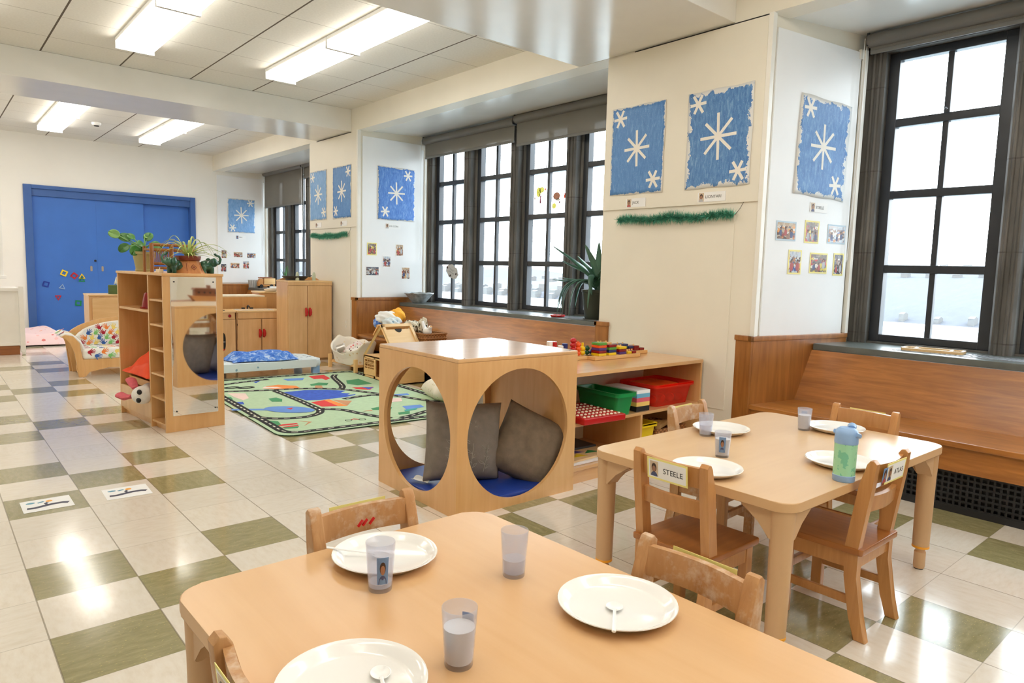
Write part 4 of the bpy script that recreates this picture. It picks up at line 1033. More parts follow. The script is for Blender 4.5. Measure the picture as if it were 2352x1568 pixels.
# planter and spider plant
o = T('spider_plant', 'spider plant with striped arching leaves in a tan patterned planter', 'plant', L(.22, .14, H), 6.3)
m = MB(); m.lathe([(0, 0), (.115, 0), (.112, .006), (.072, .082), (.070, .086), (0, .086)], 8, TM(rz=22.5)); pl = m.done('planter_base', wood('tan_planter', srgb(172, 102, 50), srgb(206, 140, 78), 'z', 2, .5), o, sharp=20)
m = MB(); m.lathe([(.068, .085), (.078, .09), (.082, .112), (.082, .118), (.074, .118), (.07, .104), (0, .104)], 32); m.done('planter_rim', M['terra'], o)
m = MB(); 
for s in (0, 1): m.strip([(-.02, 0), (0, .02), (.02, 0), (0, -.02), (-.02, 0)], .004, 0, M=TM(0, -.094, .042, rx=65) @ TM(s*0))
m.strip([(-.05, -.03), (-.044, .03)], .004, 0, M=TM(0, -.0945, .042, rx=65)); m.strip([(.05, -.03), (.044, .03)], .004, 0, M=TM(0, -.0945, .042, rx=65)); m.prism(circ(8, .007), 0, .001, M=TM(0, -.0945, .042, rx=65)); m.done('planter_motif', M['terra'], pl, smooth=False)
rb = random.Random(11)
def arch(base, az, reach, rise, w, mat, parent, nm, n=9, droop=1.0):
    m = MB(); P = []
    for i in range(n+1):
        t_ = i/n
        P.append(Vector((base[0]+cos(az)*reach*t_, base[1]+sin(az)*reach*t_, base[2]+rise*(2.4*t_-(1.4+droop)*t_*t_))))
    sd = Vector((-sin(az), cos(az), 0))
    def f(u, v):
        i = min(int(u*n+1e-6), n); ww = w*(sin(pi*min(.5+.5*u, 1)) if u > .3 else (.7+u))*(1-u**3)+.0008
        return P[i] + sd*((v-.5)*ww) + Vector((0, 0, -abs(v-.5)*-ww*.5))
    m.grid(f, n, 2); lf = m.done(nm, mat, parent, sharp=180); mods(lf, solid=.0012)
    return lf
SP = [(200, .22, .10), (185, .16, .04), (215, .18, .0), (230, .20, .06), (250, .14, .0), (265, .10, -.0), (275, .12, -.02), (300, .16, .03), (320, .2, .08), (335, .22, .06), (350, .26, .04), (5, .30, .10), (15, .18, .12), (30, .16, .15), (60, .14, .14), (90, .12, .12), (120, .14, .12), (150, .16, .14), (165, .18, .13), (345, .18, .0), (310, .14, -.02), (0, .2, .02), (25, .24, .12), (280, .1, .07), (40, .1, .18), (140, .14, .18)]
for az, re, ri in SP: arch((.0+.015*cos(R_(az)), .015*sin(R_(az)), .118), R_(az), re, ri+.035, .014, M['spider'], o, 'leaf', droop=.9 if ri > .02 else 1.4)
m = MB(); m.tube([(0, 0, .10), (0, 0, .13)], [.03, .018], 10); m.done('crown_base', M['spider'], o)
# two green ceramic elephants
def elephant(loc, rz, label, sgn):
    o = T('elephant_figurine', label, 'figurine', loc, rz, 'green ceramic elephants'); 
    m = MB(); m.ball((0, 0, .055), .042, (1.25, .85, .9)); m.ball((-.055, 0, .075), .032, (1, .9, 1))
    for (x, y) in ((-.03, .02), (-.03, -.02), (.032, .02), (.032, -.02)): m.cyl(x, y, 0, .05, .016, n=12)
    m.tube([(-.075, 0, .07), (-.10, 0, .075), (-.112, 0, .10), (-.10, 0, .122), (-.078, 0, .125), (-.065, 0, .14)], [.016, .013, .010, .009, .009, .011], 10)
    m.tube([(.05, 0, .06), (.06, 0, .04)], [.006, .004], 6)
    b = m.done('elephant_body', M['jade'], o); mods(b, remesh=.005)
    for s in (-1, 1):
        m = MB(); m.ball((-.038, s*.034, .078), .03, (.8, .22, 1)); m.done('ear', M['jade'], o)
elephant(L(.12, .10, H), 30, 'green ceramic elephant with raised trunk, beside the bamboo stand', 1)
elephant(L(.335, .12, H), 196, 'green ceramic elephant turned away, at the spider plant planter', 1)
o = T('tea_light', 'small white candle cube on the divider top', 'candle', L(.045, .17, H), 20)
m = MB(); m.box(-.016, .016, -.02, .02, 0, .024, b=.003); m.done('wax', M['fabric_cream'], o); m = MB(); m.tube([(0, 0, .022), (.002, 0, .036)], .002, 6); m.done('wick', M['white_plastic'], o)
# ================================================================== things on the walls
def on(x, y, z, rz):
    return Matrix.Translation((x, y, z)) @ Euler((0, 0, R_(rz))).to_matrix().to_4x4()
RX = lambda s, off=.016: (XP+s*cos(R_(RS))-off*(-sin(R_(RS)))*-1*0 + off*sin(R_(RS)), -1.40+s*sin(R_(RS))-off*cos(R_(RS)))
def flake(m, cx, cz, r, arms, w, rot=0, y=-.0042):
    for i in range(arms):
        a = R_(rot)+pi*i/arms
        d = (cos(a), sin(a)); nn = (-sin(a), cos(a))
        k = r*(1+.06*((i*7) % 3-1))
        m.poly([(cx+d[0]*k+nn[0]*w, y, cz+d[1]*k+nn[1]*w), (cx-d[0]*k+nn[0]*w, y, cz-d[1]*k+nn[1]*w), (cx-d[0]*k-nn[0]*w, y, cz-d[1]*k-nn[1]*w), (cx+d[0]*k-nn[0]*w, y, cz+d[1]*k-nn[1]*w)])
        y -= .00015
def painting(x, y, z, rz, label, mat, flip, big=.115, W=.46, H=.60, tilt=0):
    t = T('snowflake_painting', label, 'painting', (x, y, z), rz, 'blue snowflake paintings on the walls'); t.rotation_euler = (0, R_(tilt), R_(rz))
    rb = random.Random(hash(label) % 1000); ph = rb.uniform(0, 6)
    m = MB()
    def f(u, v):
        cx = .010*(abs(2*u-1)**3)*(.4+.6*sin(3*v+ph)**2)
        return ((u-.5)*W+.002*sin(9*v+ph), -.003-cx*0-.0015*sin(5*u+ph)*0, (v-.5)*H+.003*sin(11*u+ph))
    m.grid(f, 16, 20)
    o = m.done('paper', mat, t, uv=lambda c: (c.x/W+.5, c.z/H+.5)); mods(o, solid=-.0008)
    m = MB(); flake(m, .0, .01, big, 4, .0095, 2); m.done('large_snowflake', M['paper_snow'], t, smooth=False, recalc=False)
    s = -1 if flip else 1
    for (sx, sz) in ((-s*.155, .225), (s*.15, -.21)):
        m = MB(); flake(m, sx, sz, .062, 3, .0095, 4); m.done('small_snowflake', M['paper_snow'], t, smooth=False, recalc=False)
    return t
PX_ = XP-.013
painting(PX_, -.465, 1.985, -90, 'smooth blue snowflake painting on the near pier, next to the middle window', M['paint_mid'], False)
painting(PX_, -1.103, 1.985, -90, 'ragged-edged blue snowflake painting on the near pier, next to the white reveal board', M['paint_rag'], False, .135)
painting(PX_, 4.53, 1.992, -90, 'pale blue snowflake painting on the far pier, at the far window edge', M['paint_pale'], False)
painting(PX_, 3.905, 1.992, -90, 'blue snowflake painting on the far pier next to the white board', M['paint_mid'], True)
xx, yy = RX(.535, .013); painting(xx, yy, 1.945, RS, 'streaky blue snowflake painting with white margin beside the big near window', M['paint_rag'], False, .13, .50, .60, 2)
painting(3.747, 3.537, 1.99, 0, 'bright blue snowflake painting on the white board beside the middle window', M['paint_deep'], True, .12, .50, .61)
painting(3.705, YF-.013, 1.945, 0, 'pale blue snowflake painting beside the far window', M['paint_pale'], True, .13, .46, .57)
def name_card(x, y, z, rz, body, label, w=.17, tilt=0):
    t = T('wall_name_card', label, 'name card', (x, y, z), rz, 'name cards under the paintings'); t.rotation_euler = (0, R_(tilt), R_(rz))
    m = MB(); m.box(-w/2, w/2, -.0015, 0, -.03, .03); m.done('card', M['tape'], t, smooth=False)
    portrait(t, -w/2+.008, -w/2+.045, -.027, .027, -.0024, len(body))
    text(body, .026, M['ink'], t, TM(-w/2+.055, -.0018, 0, rx=90), align='LEFT')
name_card(PX_, -.475, 1.627, -90, 'JACK', 'short white name card under the smooth painting on the near pier')
name_card(PX_, -1.078, 1.63, -90, 'LIONTARI', 'long white name card under the ragged painting on the near pier', .20)
name_card(PX_, 4.53, 1.632, -90, 'JR', 'small name card under the pale painting on the far pier')
name_card(PX_, 3.86, 1.632, -90, 'LJ', 'small name card under the far pier painting next to the white board')
xx, yy = RX(.535, .013); name_card(xx, yy, 1.582, RS, 'STEELE', 'white name card on the reveal board above the six snapshots')
name_card(3.705, 3.537, 1.615, 0, 'EVE CORA', 'white name card above the five snapshots beside the middle window', .21)
name_card(3.69, YF-.013, 1.58, 0, 'MAX', 'small white name card beside the far window')
def photo(x, y, z, rz, w, h, label, mi, border='y'):
    t = T('photo_print', label, 'photo', (x, y, z), rz, 'snapshots pinned beside the windows')
    m = MB(); m.box(-w/2, w/2, -.0012, 0, -h/2, h/2); m.done('border', {'y': M['yellow_card'], 'b': M['bluecard'], 'w': M['tape']}[border], t, smooth=False)
    m = MB(); m.box(-w/2+.01, w/2-.01, -.0018, -.001, -h/2+.01, h/2-.01)
    rq = random.Random(int(1000*(x*3+z*7+y))); FX = TM(0, -.0018, 0, rx=90); nf = 3 if w > .13 else 2; iw = w-.024; ih = h-.024
    for q in range(nf):
        cx = -iw/2+iw*(q+.5)/nf+rq.uniform(-.1, .1)*iw/nf; bz = -ih/2+ih*rq.uniform(.02, .18); hh = ih*rq.uniform(.36, .5); ww = min(iw/nf*.62, hh*.6)
        m.mi = 1+rq.randrange(3); m.prism([(cx+ww/2*cos(a), bz+hh*(.5+.5*sin(a))) for a in [2*pi*j/12 for j in range(12)]], 0, .0003+.0001*q, M=FX)
        m.mi = 4; m.prism(circ(12, ww*.36, cx, bz+hh*1.08, ry=ww*.40), 0, .0006+.0001*q, M=FX); m.mi = 5; m.prism(circ(10, ww*.24, cx+rq.uniform(-.1, .1)*ww, bz+hh*1.0, ry=ww*.27), 0, .0009+.0001*q, M=FX)
    m.done('picture', [M['snap%d' % mi], M['pt_top0'], M['pt_top1'], M['pt_top2'], M['pt_hair'], M['pt_skin']], t, smooth=False)
M['bluecard'] = plain('pale_blue_card', srgb(188, 208, 222), .5, var=.02)
for (s, z, w, h, mi, b, lab) in ((.238, 1.422, .185, .118, 0, 'b', 'landscape snapshot with pale blue border, upper row nearest the pier corner'), (.485, 1.428, .14, .14, 1, 'y', 'upright snapshot with yellow border, middle of the upper row by the near window'), (.735, 1.425, .185, .122, 2, 'b', 'landscape snapshot with pale blue border, upper row nearest the big window'),
                              (.338, 1.236, .125, .15, 2, 'y', 'upright snapshot of a table by a window, lower row nearest the pier corner'), (.572, 1.235, .175, .13, 1, 'y', 'crowded snapshot with yellow border, middle of the lower row'), (.776, 1.233, .105, .145, 3, 'y', 'narrow snapshot of a dark standing figure, lower row nearest the big window')):
    xx, yy = RX(s, .013); photo(xx, yy, z, RS, w, h, lab, mi, b)
for (x, z, w, h, mi, lab) in ((3.428, 1.341, .125, .142, 1, 'yellow-edged snapshot, top left of the five beside the middle window'), (3.797, 1.341, .112, .146, 0, 'snapshot with red figure, top right of the five beside the middle window'), (3.624, 1.203, .116, .136, 2, 'snapshot in the centre of the five beside the middle window'), (3.436, 1.087, .18, .114, 3, 'dark landscape snapshot of a window row, above the bench panel'), (3.884, 1.071, .124, .152, 0, 'snapshot above the silver bowl on the white board')):
    photo(x, 3.537, z, 0, w, h, lab, mi, 'y' if mi == 1 else 'w')
for (x, z, w, h, mi, lab) in ((3.405, 1.283, .10, .15, 1, 'tiny yellow-edged snapshot on the far board, upper row by the corner'), (3.64, 1.283, .168, .105, 0, 'tiny landscape snapshot on the far board, middle of the upper row'), (3.868, 1.277, .165, .108, 2, 'tiny bluish snapshot on the far board, upper row by the window'), (3.396, 1.052, .105, .145, 3, 'tiny blue-topped snapshot on the far board, lower row by the corner'), (3.586, 1.096, .168, .11, 0, 'tiny brown landscape snapshot on the far board, middle of the lower row'), (3.775, 1.112, .118, .145, 2, 'tiny upright snapshot on the far board, lower row by the window')):
    photo(x, YF-.013, z, 0, w, h, lab, mi, 'w')
def tinsel(y0, y1, z, label, seed, sag=.0):
    t = T('tinsel_garland', label, 'garland', (XP-.03, 0, 0), 0, 'green tinsel garlands'); rb = random.Random(seed)
    m = MB(); n = 3200
    m.tube([(0, y0+(y1-y0)*i/12, z+.006*sin(i*1.3)) for i in range(13)], .006, 6)
    for i in range(n):
        u = rb.random(); y = y0+(y1-y0)*u; zc = z+.006*sin(u*15.6)-sag*sin(pi*u); a = rb.uniform(0, 2*pi); L = rb.uniform(.028, .05)*(1.2 if abs(u-.5) < .1 else 1)
        d = Vector((cos(a)*.55, rb.uniform(-.5, .5), sin(a))).normalized(); 
        if d.x > .55: d.x *= -1
        sd = Vector((rb.uniform(-1, 1), rb.uniform(-1, 1), rb.uniform(-1, 1))).normalized()*.0026; p = Vector((0, y, zc))
        vs_ = [m.bm.verts.new(p-sd), m.bm.verts.new(p+sd), m.bm.verts.new(p+d*L)]; m.bm.faces.new(vs_)
    m.done('tinsel', M['tinsel'], t, smooth=False, recalc=False)
    m = MB(); m.tube([(.015, y0, z), (.02, y0-(y1-y0)/abs(y1-y0)*.03, z+.04), (.022, y0-(y1-y0)/abs(y1-y0)*.055, z+.085)], .0015, 5); m.done('hanging_wire', M['black'], t)
tinsel(-1.25, -.34, 1.508, 'long green tinsel garland under the name cards of the near pier', 1)
tinsel(3.74, 4.70, 1.505, 'green tinsel garland on the far pier beside the tall play cabinet', 2, .015)

# window stickers and plaque
def sticker(y, z, label, parts, cat='sticker'):
    t = T('window_sticker', label, cat, (XG-.0035, y, z), -90, 'autumn stickers on the window pane')
    for nm, mat, polys in parts:
        m = MB()
        for p in polys: m.prism([(a, b) for a, b in p], 0, .0008, M=TM(rx=90))
        m.done(nm, mat, t, smooth=False)
M['stk_yellow'] = see_through('sticker_yellow', (.36, .34, .15, 1), .12); M['stk_brown'] = see_through('sticker_brown', (.25, .16, .12, 1), .12); M['stk_red'] = see_through('sticker_red', (.34, .12, .08, 1), .12); M['stk_plum'] = see_through('sticker_plum', (.20, .10, .12, 1), .12)
sticker(1.640, 1.885, 'sticker of a yellow-crowned tree on the window pane', (('crown', M['stk_yellow'], [circ(12, .035, -.03, .055, ry=.05), circ(12, .04, .015, .075, ry=.03)]), ('trunk', M['stk_plum'], [[(-.012, -.06), (.012, -.06), (.008, 0), (.024, .045), (.018, .045), (.002, .012), (-.014, .04), (-.02, .036), (-.008, 0)]])))
sticker(1.725, 1.88, 'small brown acorn sticker beside the tree sticker', (('acorn', M['stk_brown'], [circ(10, .008, ry=.014)]),))
sticker(1.570, 1.962, 'small red leaf sticker above the tree sticker', (('leaf', M['stk_red'], [circ(8, .009, ry=.016)]),))
sticker(1.405, 1.885, 'sticker of a brown round hedgehog shape on the window pane', (('spines', M['stk_brown'], [circ(16, .05, ry=.038)]), ('face', M['tape'], [circ(12, .03, .022, -.036, ry=.014)])))
sticker(1.285, 1.885, 'red maple leaf sticker at the edge of the pane', (('leaf', M['stk_red'], [[(-.014, -.03), (.004, -.025), (.008, -.005), (.022, .0), (.01, .012), (.012, .03), (-.002, .02), (-.016, .032), (-.012, .008), (-.02, 0)]]),))
sticker(1.362, 1.822, 'plum leaf sticker under the hedgehog sticker', (('leaf', M['stk_plum'], [circ(8, .009, ry=.014)]),))
sticker(1.437, 1.79, 'round yellow apple sticker on the window pane', (('apple', M['stk_yellow'], [circ(16, .03, ry=.028)]), ('stalk', M['stk_brown'], [[(-.004, .024), (.004, .024), (.006, .04), (-.002, .04)]])))
t = T('hanging_plaque', 'speckled paper cloud plaque with dark lettering stuck on the window bar', 'plaque', (XG-.055, 3.09, 1.105), -90); t.rotation_euler = (0, R_(22), R_(-90))
m = MB(); m.prism([((.125+.006*sin(9*a))*cos(a), (.078+.006*cos(7*a))*sin(a)) for a in [2*pi*i/40 for i in range(40)]], -.004, 0, M=TM(rx=90)); m.done('plaque_body', plain('grey_speckle_card', srgb(196, 194, 190), .6, var=.2, scale=60), t)
m = MB()
for z0, n_, x0 in ((.018, 7, -.045), (-.012, 9, -.055)):
    m.strip([(x0+.012*i/2, z0+.007*(1 if i % 2 else -1)) for i in range(2*n_)], .004, .005, M=TM(rx=90))
m.done('handwriting', M['ink'], t, smooth=False)
m = MB()
for (x, z) in ((-.095, .012), (.09, .006), (-.01, -.055)): m.prism(circ(8, .009, x, z, ry=.014), .004, .006, M=TM(rx=90))
m.done('dots', M['stk_plum'], t, smooth=False)

# magnets on the door
def magnet(x, z, n, r, mat, a0, label):
    t = T('magnet_tile', label, 'magnet', (x, YF+.028, z), 0, 'magnetic tiles on the blue door')
    m = MB(); k_ = n*6; 
    def ring(rr): 
        out = []
        for i in range(n):
            a = R_(a0)+2*pi*i/n; b = R_(a0)+2*pi*(i+1)/n
            for j in range(6): q = j/6; out.append((rr*(cos(a)*(1-q)+cos(b)*q), rr*(sin(a)*(1-q)+sin(b)*q)))
        return out
    m.plate(ring(r), ring(r*.56), 0, .007, M=TM(rx=90)); m.done('frame', mat, t, sharp=30)
magnet(1.093, .921, 4, .058, M['yellow_plastic'], 20, 'yellow square magnet tile on the blue door'); magnet(1.222, .884, 4, .055, M['red_plastic'], 5, 'red square magnet tile on the blue door')
magnet(1.322, .868, 3, .052, M['yellow_plastic'], 90, 'yellow triangle magnet tile on the blue door'); magnet(1.318, .822, 3, .05, M['green_plastic'], 90, 'small green triangle magnet tile under the yellow triangle')
magnet(.862, .755, 4, .056, M['blue_plastic'], 30, 'blue square magnet tile on the blue door'); magnet(1.063, .712, 3, .05, M['ltblue_plastic'], 80, 'blue triangle magnet tile on the blue door'); magnet(1.008, .562, 3, .05, M['red_plastic'], -90, 'red triangle magnet tile pointing down on the blue door'); magnet(1.262, .472, 4, .056, M['green_plastic'], 40, 'green square magnet tile lowest on the blue door')

# ================================================================== far end furniture
t = T('low_cabinet', 'plain pale birch cabinet behind the little couch, carrying a tissue box', 'cabinet', (.825, 5.0, 0), -2)
m = MB(); m.box(0, .74, .012, .40, 0, .74, b=.004); m.done('body', M['maple'], t); m = MB(); m.box(-.006, .746, 0, .406, .74, .757, b=.004); m.done('top', M['maple_lt'], t); m = MB(); m.box(.03, .71, 0, .014, .04, .72, b=.003); m.done('front_panel', M['maple_lt'], t)
t = T('tissue_box', 'green tissue box on the pale cabinet, a white tissue poking out', 'tissue box', (1.16, 5.17, .757), -12)
m = MB(); m.box(-.115, .115, -.06, .06, 0, .10, b=.003); m.done('box', M['tissue_green'], t)
m = MB(); m.grid(lambda u, v: (.05*(u-.5)*(1.3-v)-.03, .012*sin(8*u+3*v), .10+.085*v+.01*sin(6*u)), 8, 8); o = m.done('tissue', M['fabric_white'], t); mods(o, solid=.001)
def hand(m, A, size, mi):
    m.mi = mi; P_ = lambda pts: m.poly([A @ Vector((x*size, y*size, 0)) for x, y in pts])
    P_([(.30*cos(a), .30*sin(a)-.1) for a in [2*pi*i/10 for i in range(10)]])
    for (a, l, w, bx, by) in ((118, .5, .075, -.2, .02), (100, .62, .075, -.09, .14), (86, .62, .075, .05, .15), (70, .54, .07, .17, .08), (20, .42, .085, .22, -.16)):
        d = (cos(R_(a)), sin(R_(a))); n_ = (-d[1], d[0]); P_([(bx+n_[0]*w, by+n_[1]*w), (bx+d[0]*l+n_[0]*w*.7, by+d[1]*l+n_[1]*w*.7), (bx+d[0]*(l+.06), by+d[1]*(l+.06)), (bx+d[0]*l-n_[0]*w*.7, by+d[1]*l-n_[1]*w*.7), (bx-n_[0]*w, by-n_[1]*w)])
HM = [plain('handprint_red', srgb(176, 34, 56), .8), plain('handprint_blue', srgb(52, 96, 172), .8), plain('handprint_orange', srgb(244, 140, 66), .8), plain('handprint_green', srgb(130, 196, 112), .8), plain('handprint_yellow', srgb(246, 220, 120), .8)]
# couch
t = T('toddler_couch', 'small bentwood couch with handprint cushions behind the divider', 'couch', (.575, 4.10, 0), -1)
CWd = .98
m = MB(); m.prism([(0, 0), (.06, 0), (.09, .05), (.25, .085), (.73, .085), (.89, .05), (.92, 0), (.98, 0), (1.0, .10), (.98, .17), (0, .17), (-.02, .10)], 0, .025, M=TM(0, .025, 0, rx=90), b=.004); m.done('front_rail', M['birch'], t)
m = MB(); arcp = [(-.02, 0), (.06, 0), (.12, .06), (.86, .06), (.92, 0), (1.0, 0), (1.02, .30)]+[(CWd/2+.55*cos(a), .30+.25*sin(a)) for a in [R_(q) for q in range(10, 171, 10)]]+[(-.04, .30)]
m.prism(arcp, 0, .03, M=TM(0, .50, 0, rx=90), b=.005); m.done('back_frame', M['birch'], t)
for s, x0 in ((-1, 0), (1, CWd)):
    m = MB(); sd = [(0, 0), (.07*-s*-1*0+.05, 0), (.05, .10), (.03, .22), (.015, .33), (-.035, .40), (-.10, .415), (-.14, .395), (-.10, .385), (-.06, .34), (-.03, .24), (-.012, .12)]
    pts = [(x0+(a if s < 0 else -a), b_) for a, b_ in sd]
    for y in (0.022, .45):
        m = MB(); m.prism(pts if s < 0 else pts[::-1], 0, .028, M=TM(0, y, 0, rx=90), b=.004); m.done('arm_frame', M['birch'], t)
    m = MB(); q = [(.075, .20), (.045, .32), (-.03, .405), (-.10, .42), (-.14, .395)]
    def af(u, v):
        i = u*4; k_ = min(int(i), 3); fr = i-k_; a = q[k_]; b_ = q[k_+1]
        x = a[0]*(1-fr)+b_[0]*fr; z = a[1]*(1-fr)+b_[1]*fr
        return (x0+(x if s < 0 else -x), .01+.46*v, z+.012)
    m.grid(af, 12, 8); o = m.done('arm_pad', M['hand_print'] if 'hand_print' in M else M['fabric_white'], t); mods(o, solid=.03, sub=1)
    pm = MB()
    for i in range(14):
        u = (i % 7+.6)/7.2; p1 = Vector(af(u, .2+.45*(i//7))); p2 = Vector(af(min(1, u+.05), .2+.45*(i//7))); tx = (p2-p1).normalized(); ty = Vector((0, 1, 0)); tz = tx.cross(ty)
        if tz.z < 0: tz = -tz
        A_ = Matrix((tx, ty, tz)).transposed().to_4x4(); A_.translation = p1+tz*.004
        hand(pm, A_ @ TM(rz=40*i), .055, i % 5)
    pm.done('handprints', HM, o, smooth=False, recalc=False)
m = MB(); m.box(.03, .95, -.012, .40, .165, .275, b=.04, seg=4); sc_ = m.done('seat_cushion', M['fabric_white'], t)
m = MB(); rb = random.Random(4)
for i in range(15): hand(m, TM(.10+.058*i, -.0135, .222+.02*(-1)**i, rx=90, rz=0) @ TM(rz=rb.uniform(-100, 20)), .058, i % 5)
for i in range(45): hand(m, TM(.09+.055*(i % 15), .05+.12*(i//15)+rb.uniform(-.02, .02), .2765) @ TM(rz=rb.uniform(-90, 90)), .056, (i*3) % 5)
m.done('handprints', HM, sc_, smooth=False, recalc=False)
m = MB(); bc = [(.06, .25), (.92, .25), (.94, .33)]+[(CWd/2+.47*cos(a), .31+.20*sin(a)) for a in [R_(q) for q in range(15, 166, 10)]]+[(.04, .33)]
m.prism(bc, 0, .09, M=TM(0, .47, 0, rx=90), b=.03); bk = m.done('back_cushion', M['fabric_white'], t)
m = MB()
for i in range(60):
    x = .08+.065*(i % 13)+.03*((i//13) % 2); z = .29+.052*(i//13)
    if (x-.49)**2/.42**2+(z-.31)**2/.175**2 > 1: continue
    hand(m, TM(x, .3785, z, rx=90) @ TM(rz=rb.uniform(-60, 60)), .056, (i*2+i//13) % 5)
m.done('handprints', HM, bk, smooth=False, recalc=False)
# bedding at the door
t = T('floor_bed', 'low floor bed with pink printed blanket by the blue door', 'mattress', (.28, 7.05, 0), 4)
m = MB(); m.box(0, .66, .10, 1.25, 0, .11, b=.04); m.done('mattress', M['tissue_green'], t)
m = MB()
def bl(u, v):
    x = -.08+.72*u+.06*v; y = -.02+1.2*v; e = min(u, 1-u)*8; ed = min(1, max(.0, e*1.0)); fr = min(1, v*7)
    z = .012+(.135+.02*sin(9*u)+.015*sin(7*v+3*u))*min(1, ed+.0)*fr
    return (x+.02*sin(6*v), y+.03*sin(5*u), z)
m.grid(bl, 26, 26); o = m.done('blanket', M['pink_print'], t); mods(o, solid=-.008, sub=1)
# white cabinet at the photo edge
t = T('white_cabinet', 'white panelled cabinet at the far end, only its side in view', 'cabinet', (-.85, 6.26, 0), -1)
m = MB(); m.box(0, 1.17, .02, .45, .11, .765, b=.003); m.done('side_panel', M['cabinet_white'], t); m = MB(); m.box(0, 1.17, .0, .46, .745, .782, b=.003); m.done('top_rail', M['cabinet_white'], t); m = MB(); m.box(0, 1.17, .0, .45, .11, .145, b=.003); m.done('bottom_rail', M['cabinet_white'], t)
m = MB(); m.box(1.165, 1.215, -.01, .03, .03, .80, b=.004); m.done('corner_post', M['cabinet_white'], t); m = MB(); m.box(1.175, 1.21, -.03, .0, .0, .045, b=.006); m.done('post_foot', M['cabinet_white'], t); m = MB(); m.box(0, 1.16, .03, .44, 0, .11); m.done('plinth', M['oak_x'], t)
t = T('display_board', 'white framed board with a ledge standing on the white cabinet', 'board', (-.30, 6.52, .782), 0)
m = MB(); m.box(-.5, .49, 0, .02, .14, 1.12); m.done('panel', M['trimw'], t); m = MB(); m.box(.475, .51, -.01, .03, .1, 1.14, b=.004); m.box(-.51, -.475, -.01, .03, .1, 1.14, b=.004); m.box(-.5, .5, -.01, .03, 1.10, 1.14, b=.004); m.done('frame', M['white_plastic'], t); m = MB(); m.box(-.52, .53, -.05, .03, .10, .14, b=.004); m.done('ledge', M['white_plastic'], t); m = MB(); m.box(-.45, -.41, 0, .03, 0, .1); m.box(.41, .45, 0, .03, 0, .1); m.done('feet', M['white_plastic'], t)
t = T('storage_box', 'small grey and peach box on the white cabinet under the board', 'box', (.10, 6.44, .782), 0)
m = MB(); m.box(-.05, .06, -.03, .03, 0, .045, b=.004); m.done('lower_half', plain('peach_card', srgb(226, 190, 172), .6), t); m = MB(); m.box(-.05, .06, -.03, .03, .045, .085, b=.004); m.done('upper_half', plain('lilac_card', srgb(200, 198, 210), .6), t)

# ================================================================== play kitchen
def cab_handle(o, x, z, s, y=0):
    m = MB(); pts = [(x, y-.004, z-.045), (x, y-.024, z-.028), (x, y-.03, z), (x, y-.024, z+.028), (x, y-.004, z+.045)]
    m.tube(pts, [.011, .017, .020, .017, .011], 10); m.done('handle', M['red_plastic'], o)
t = T('play_refrigerator', 'tall two-door maple play cabinet with red handles against the pier', 'cabinet', (2.685, 4.15, 0), -3)
W, D, H = .533, .40, .953
m = MB(); m.box(0, W, .02, D, .03, H-.02, b=.002); m.box(.02, W-.02, .03, D-.01, 0, .03); m.done('body', M['maple'], t)
m = MB(); m.prism([(-.004, 0), (W+.004, 0), (W+.004, D), (-.004, D)], H-.02, H, b=.004); m.done('top', M['maple_lt'], t); m = MB(); m.box(0, W, .0, .021, H-.055, H-.02, b=.002); m.done('header', M['maple'], t); m = MB(); m.prism([(.02, 0), (W-.0, 0), (W-.06, .035), (.12, .04)], 0, .02, M=TM(0, D, H, rx=90)); m.done('crest_rail', M['birch'], t); m = MB(); m.box(.03, W-.03, .03, .05, 0, .03); m.done('toe_kick', M['black'], t)
for a, b_, hx in ((.004, .228, .208), (.234, W-.004, .254)):
    m = MB(); m.box(a, b_, -.002, .018, .03, H-.058, b=.004); dr = m.done('door', M['maple'], t); cab_handle(dr, hx, .585, 1, -.002)
t = T('play_sink', 'low maple play sink cupboard with red handles and white basin', 'play sink', (2.290, 4.71, 0), -3)
W, D, H = .575, .40, .573
m = MB(); m.box(0, W, .02, D, .02, H-.02, b=.002); m.done('body', M['maple'], t); m = MB(); m.box(-.004, W+.004, -.008, D, H-.02, H, b=.005); m.done('countertop', M['maple_lt'], t); m = MB(); m.box(.01, W-.01, .0, .02, H-.095, H-.02, b=.003); m.done('apron_panel', M['maple'], t)
for a, b_, hx in ((.004, .282, .262), (.292, W-.004, .312)):
    m = MB(); m.box(a, b_, -.004, .018, .02, H-.10, b=.004); dr = m.done('door', M['maple'], t); cab_handle(dr, hx, .30, 1, -.004)
    for z in (.10, .41):
        hm = MB(); xx = .003 if a < .1 else W-.003; hm.cyl(xx, -.006, z-.012, z+.012, .004, n=8); hm.done('hinge', M['black'], dr)
m = MB(); m.plate(rrect(.04, W-.11, .05, .30, .02), rrect(.075, W-.145, .085, .265, .02), H-.001, H+.004); m.box(.075, W-.145, .085, .265, H-.06, H-.055); m.done('basin', M['white_plastic'], t)
m = MB(); m.tube([(.22, .33, H), (.22, .33, H+.035), (.22, .30, H+.045), (.22, .25, H+.03)], .009, 8); m.box(.15, .19, .32, .345, H, H+.02, b=.004); m.box(.25, .29, .32, .345, H, H+.02, b=.004); m.done('tap', M['black'], t)
t = T('play_stove', 'maple play stove with oven window and red knobs, half behind the divider', 'play stove', (1.705, 4.74, 0), -3)
W = .57
m = MB(); m.box(0, W, .02, D, .02, H-.02, b=.002); m.done('body', M['maple'], t); m = MB(); m.box(-.004, W+.004, -.008, D, H-.02, H, b=.005); m.done('countertop', M['maple_lt'], t)
m = MB(); m.box(.01, W-.01, .0, .02, H-.095, H-.02, b=.003); pn = m.done('control_panel', M['maple'], t)
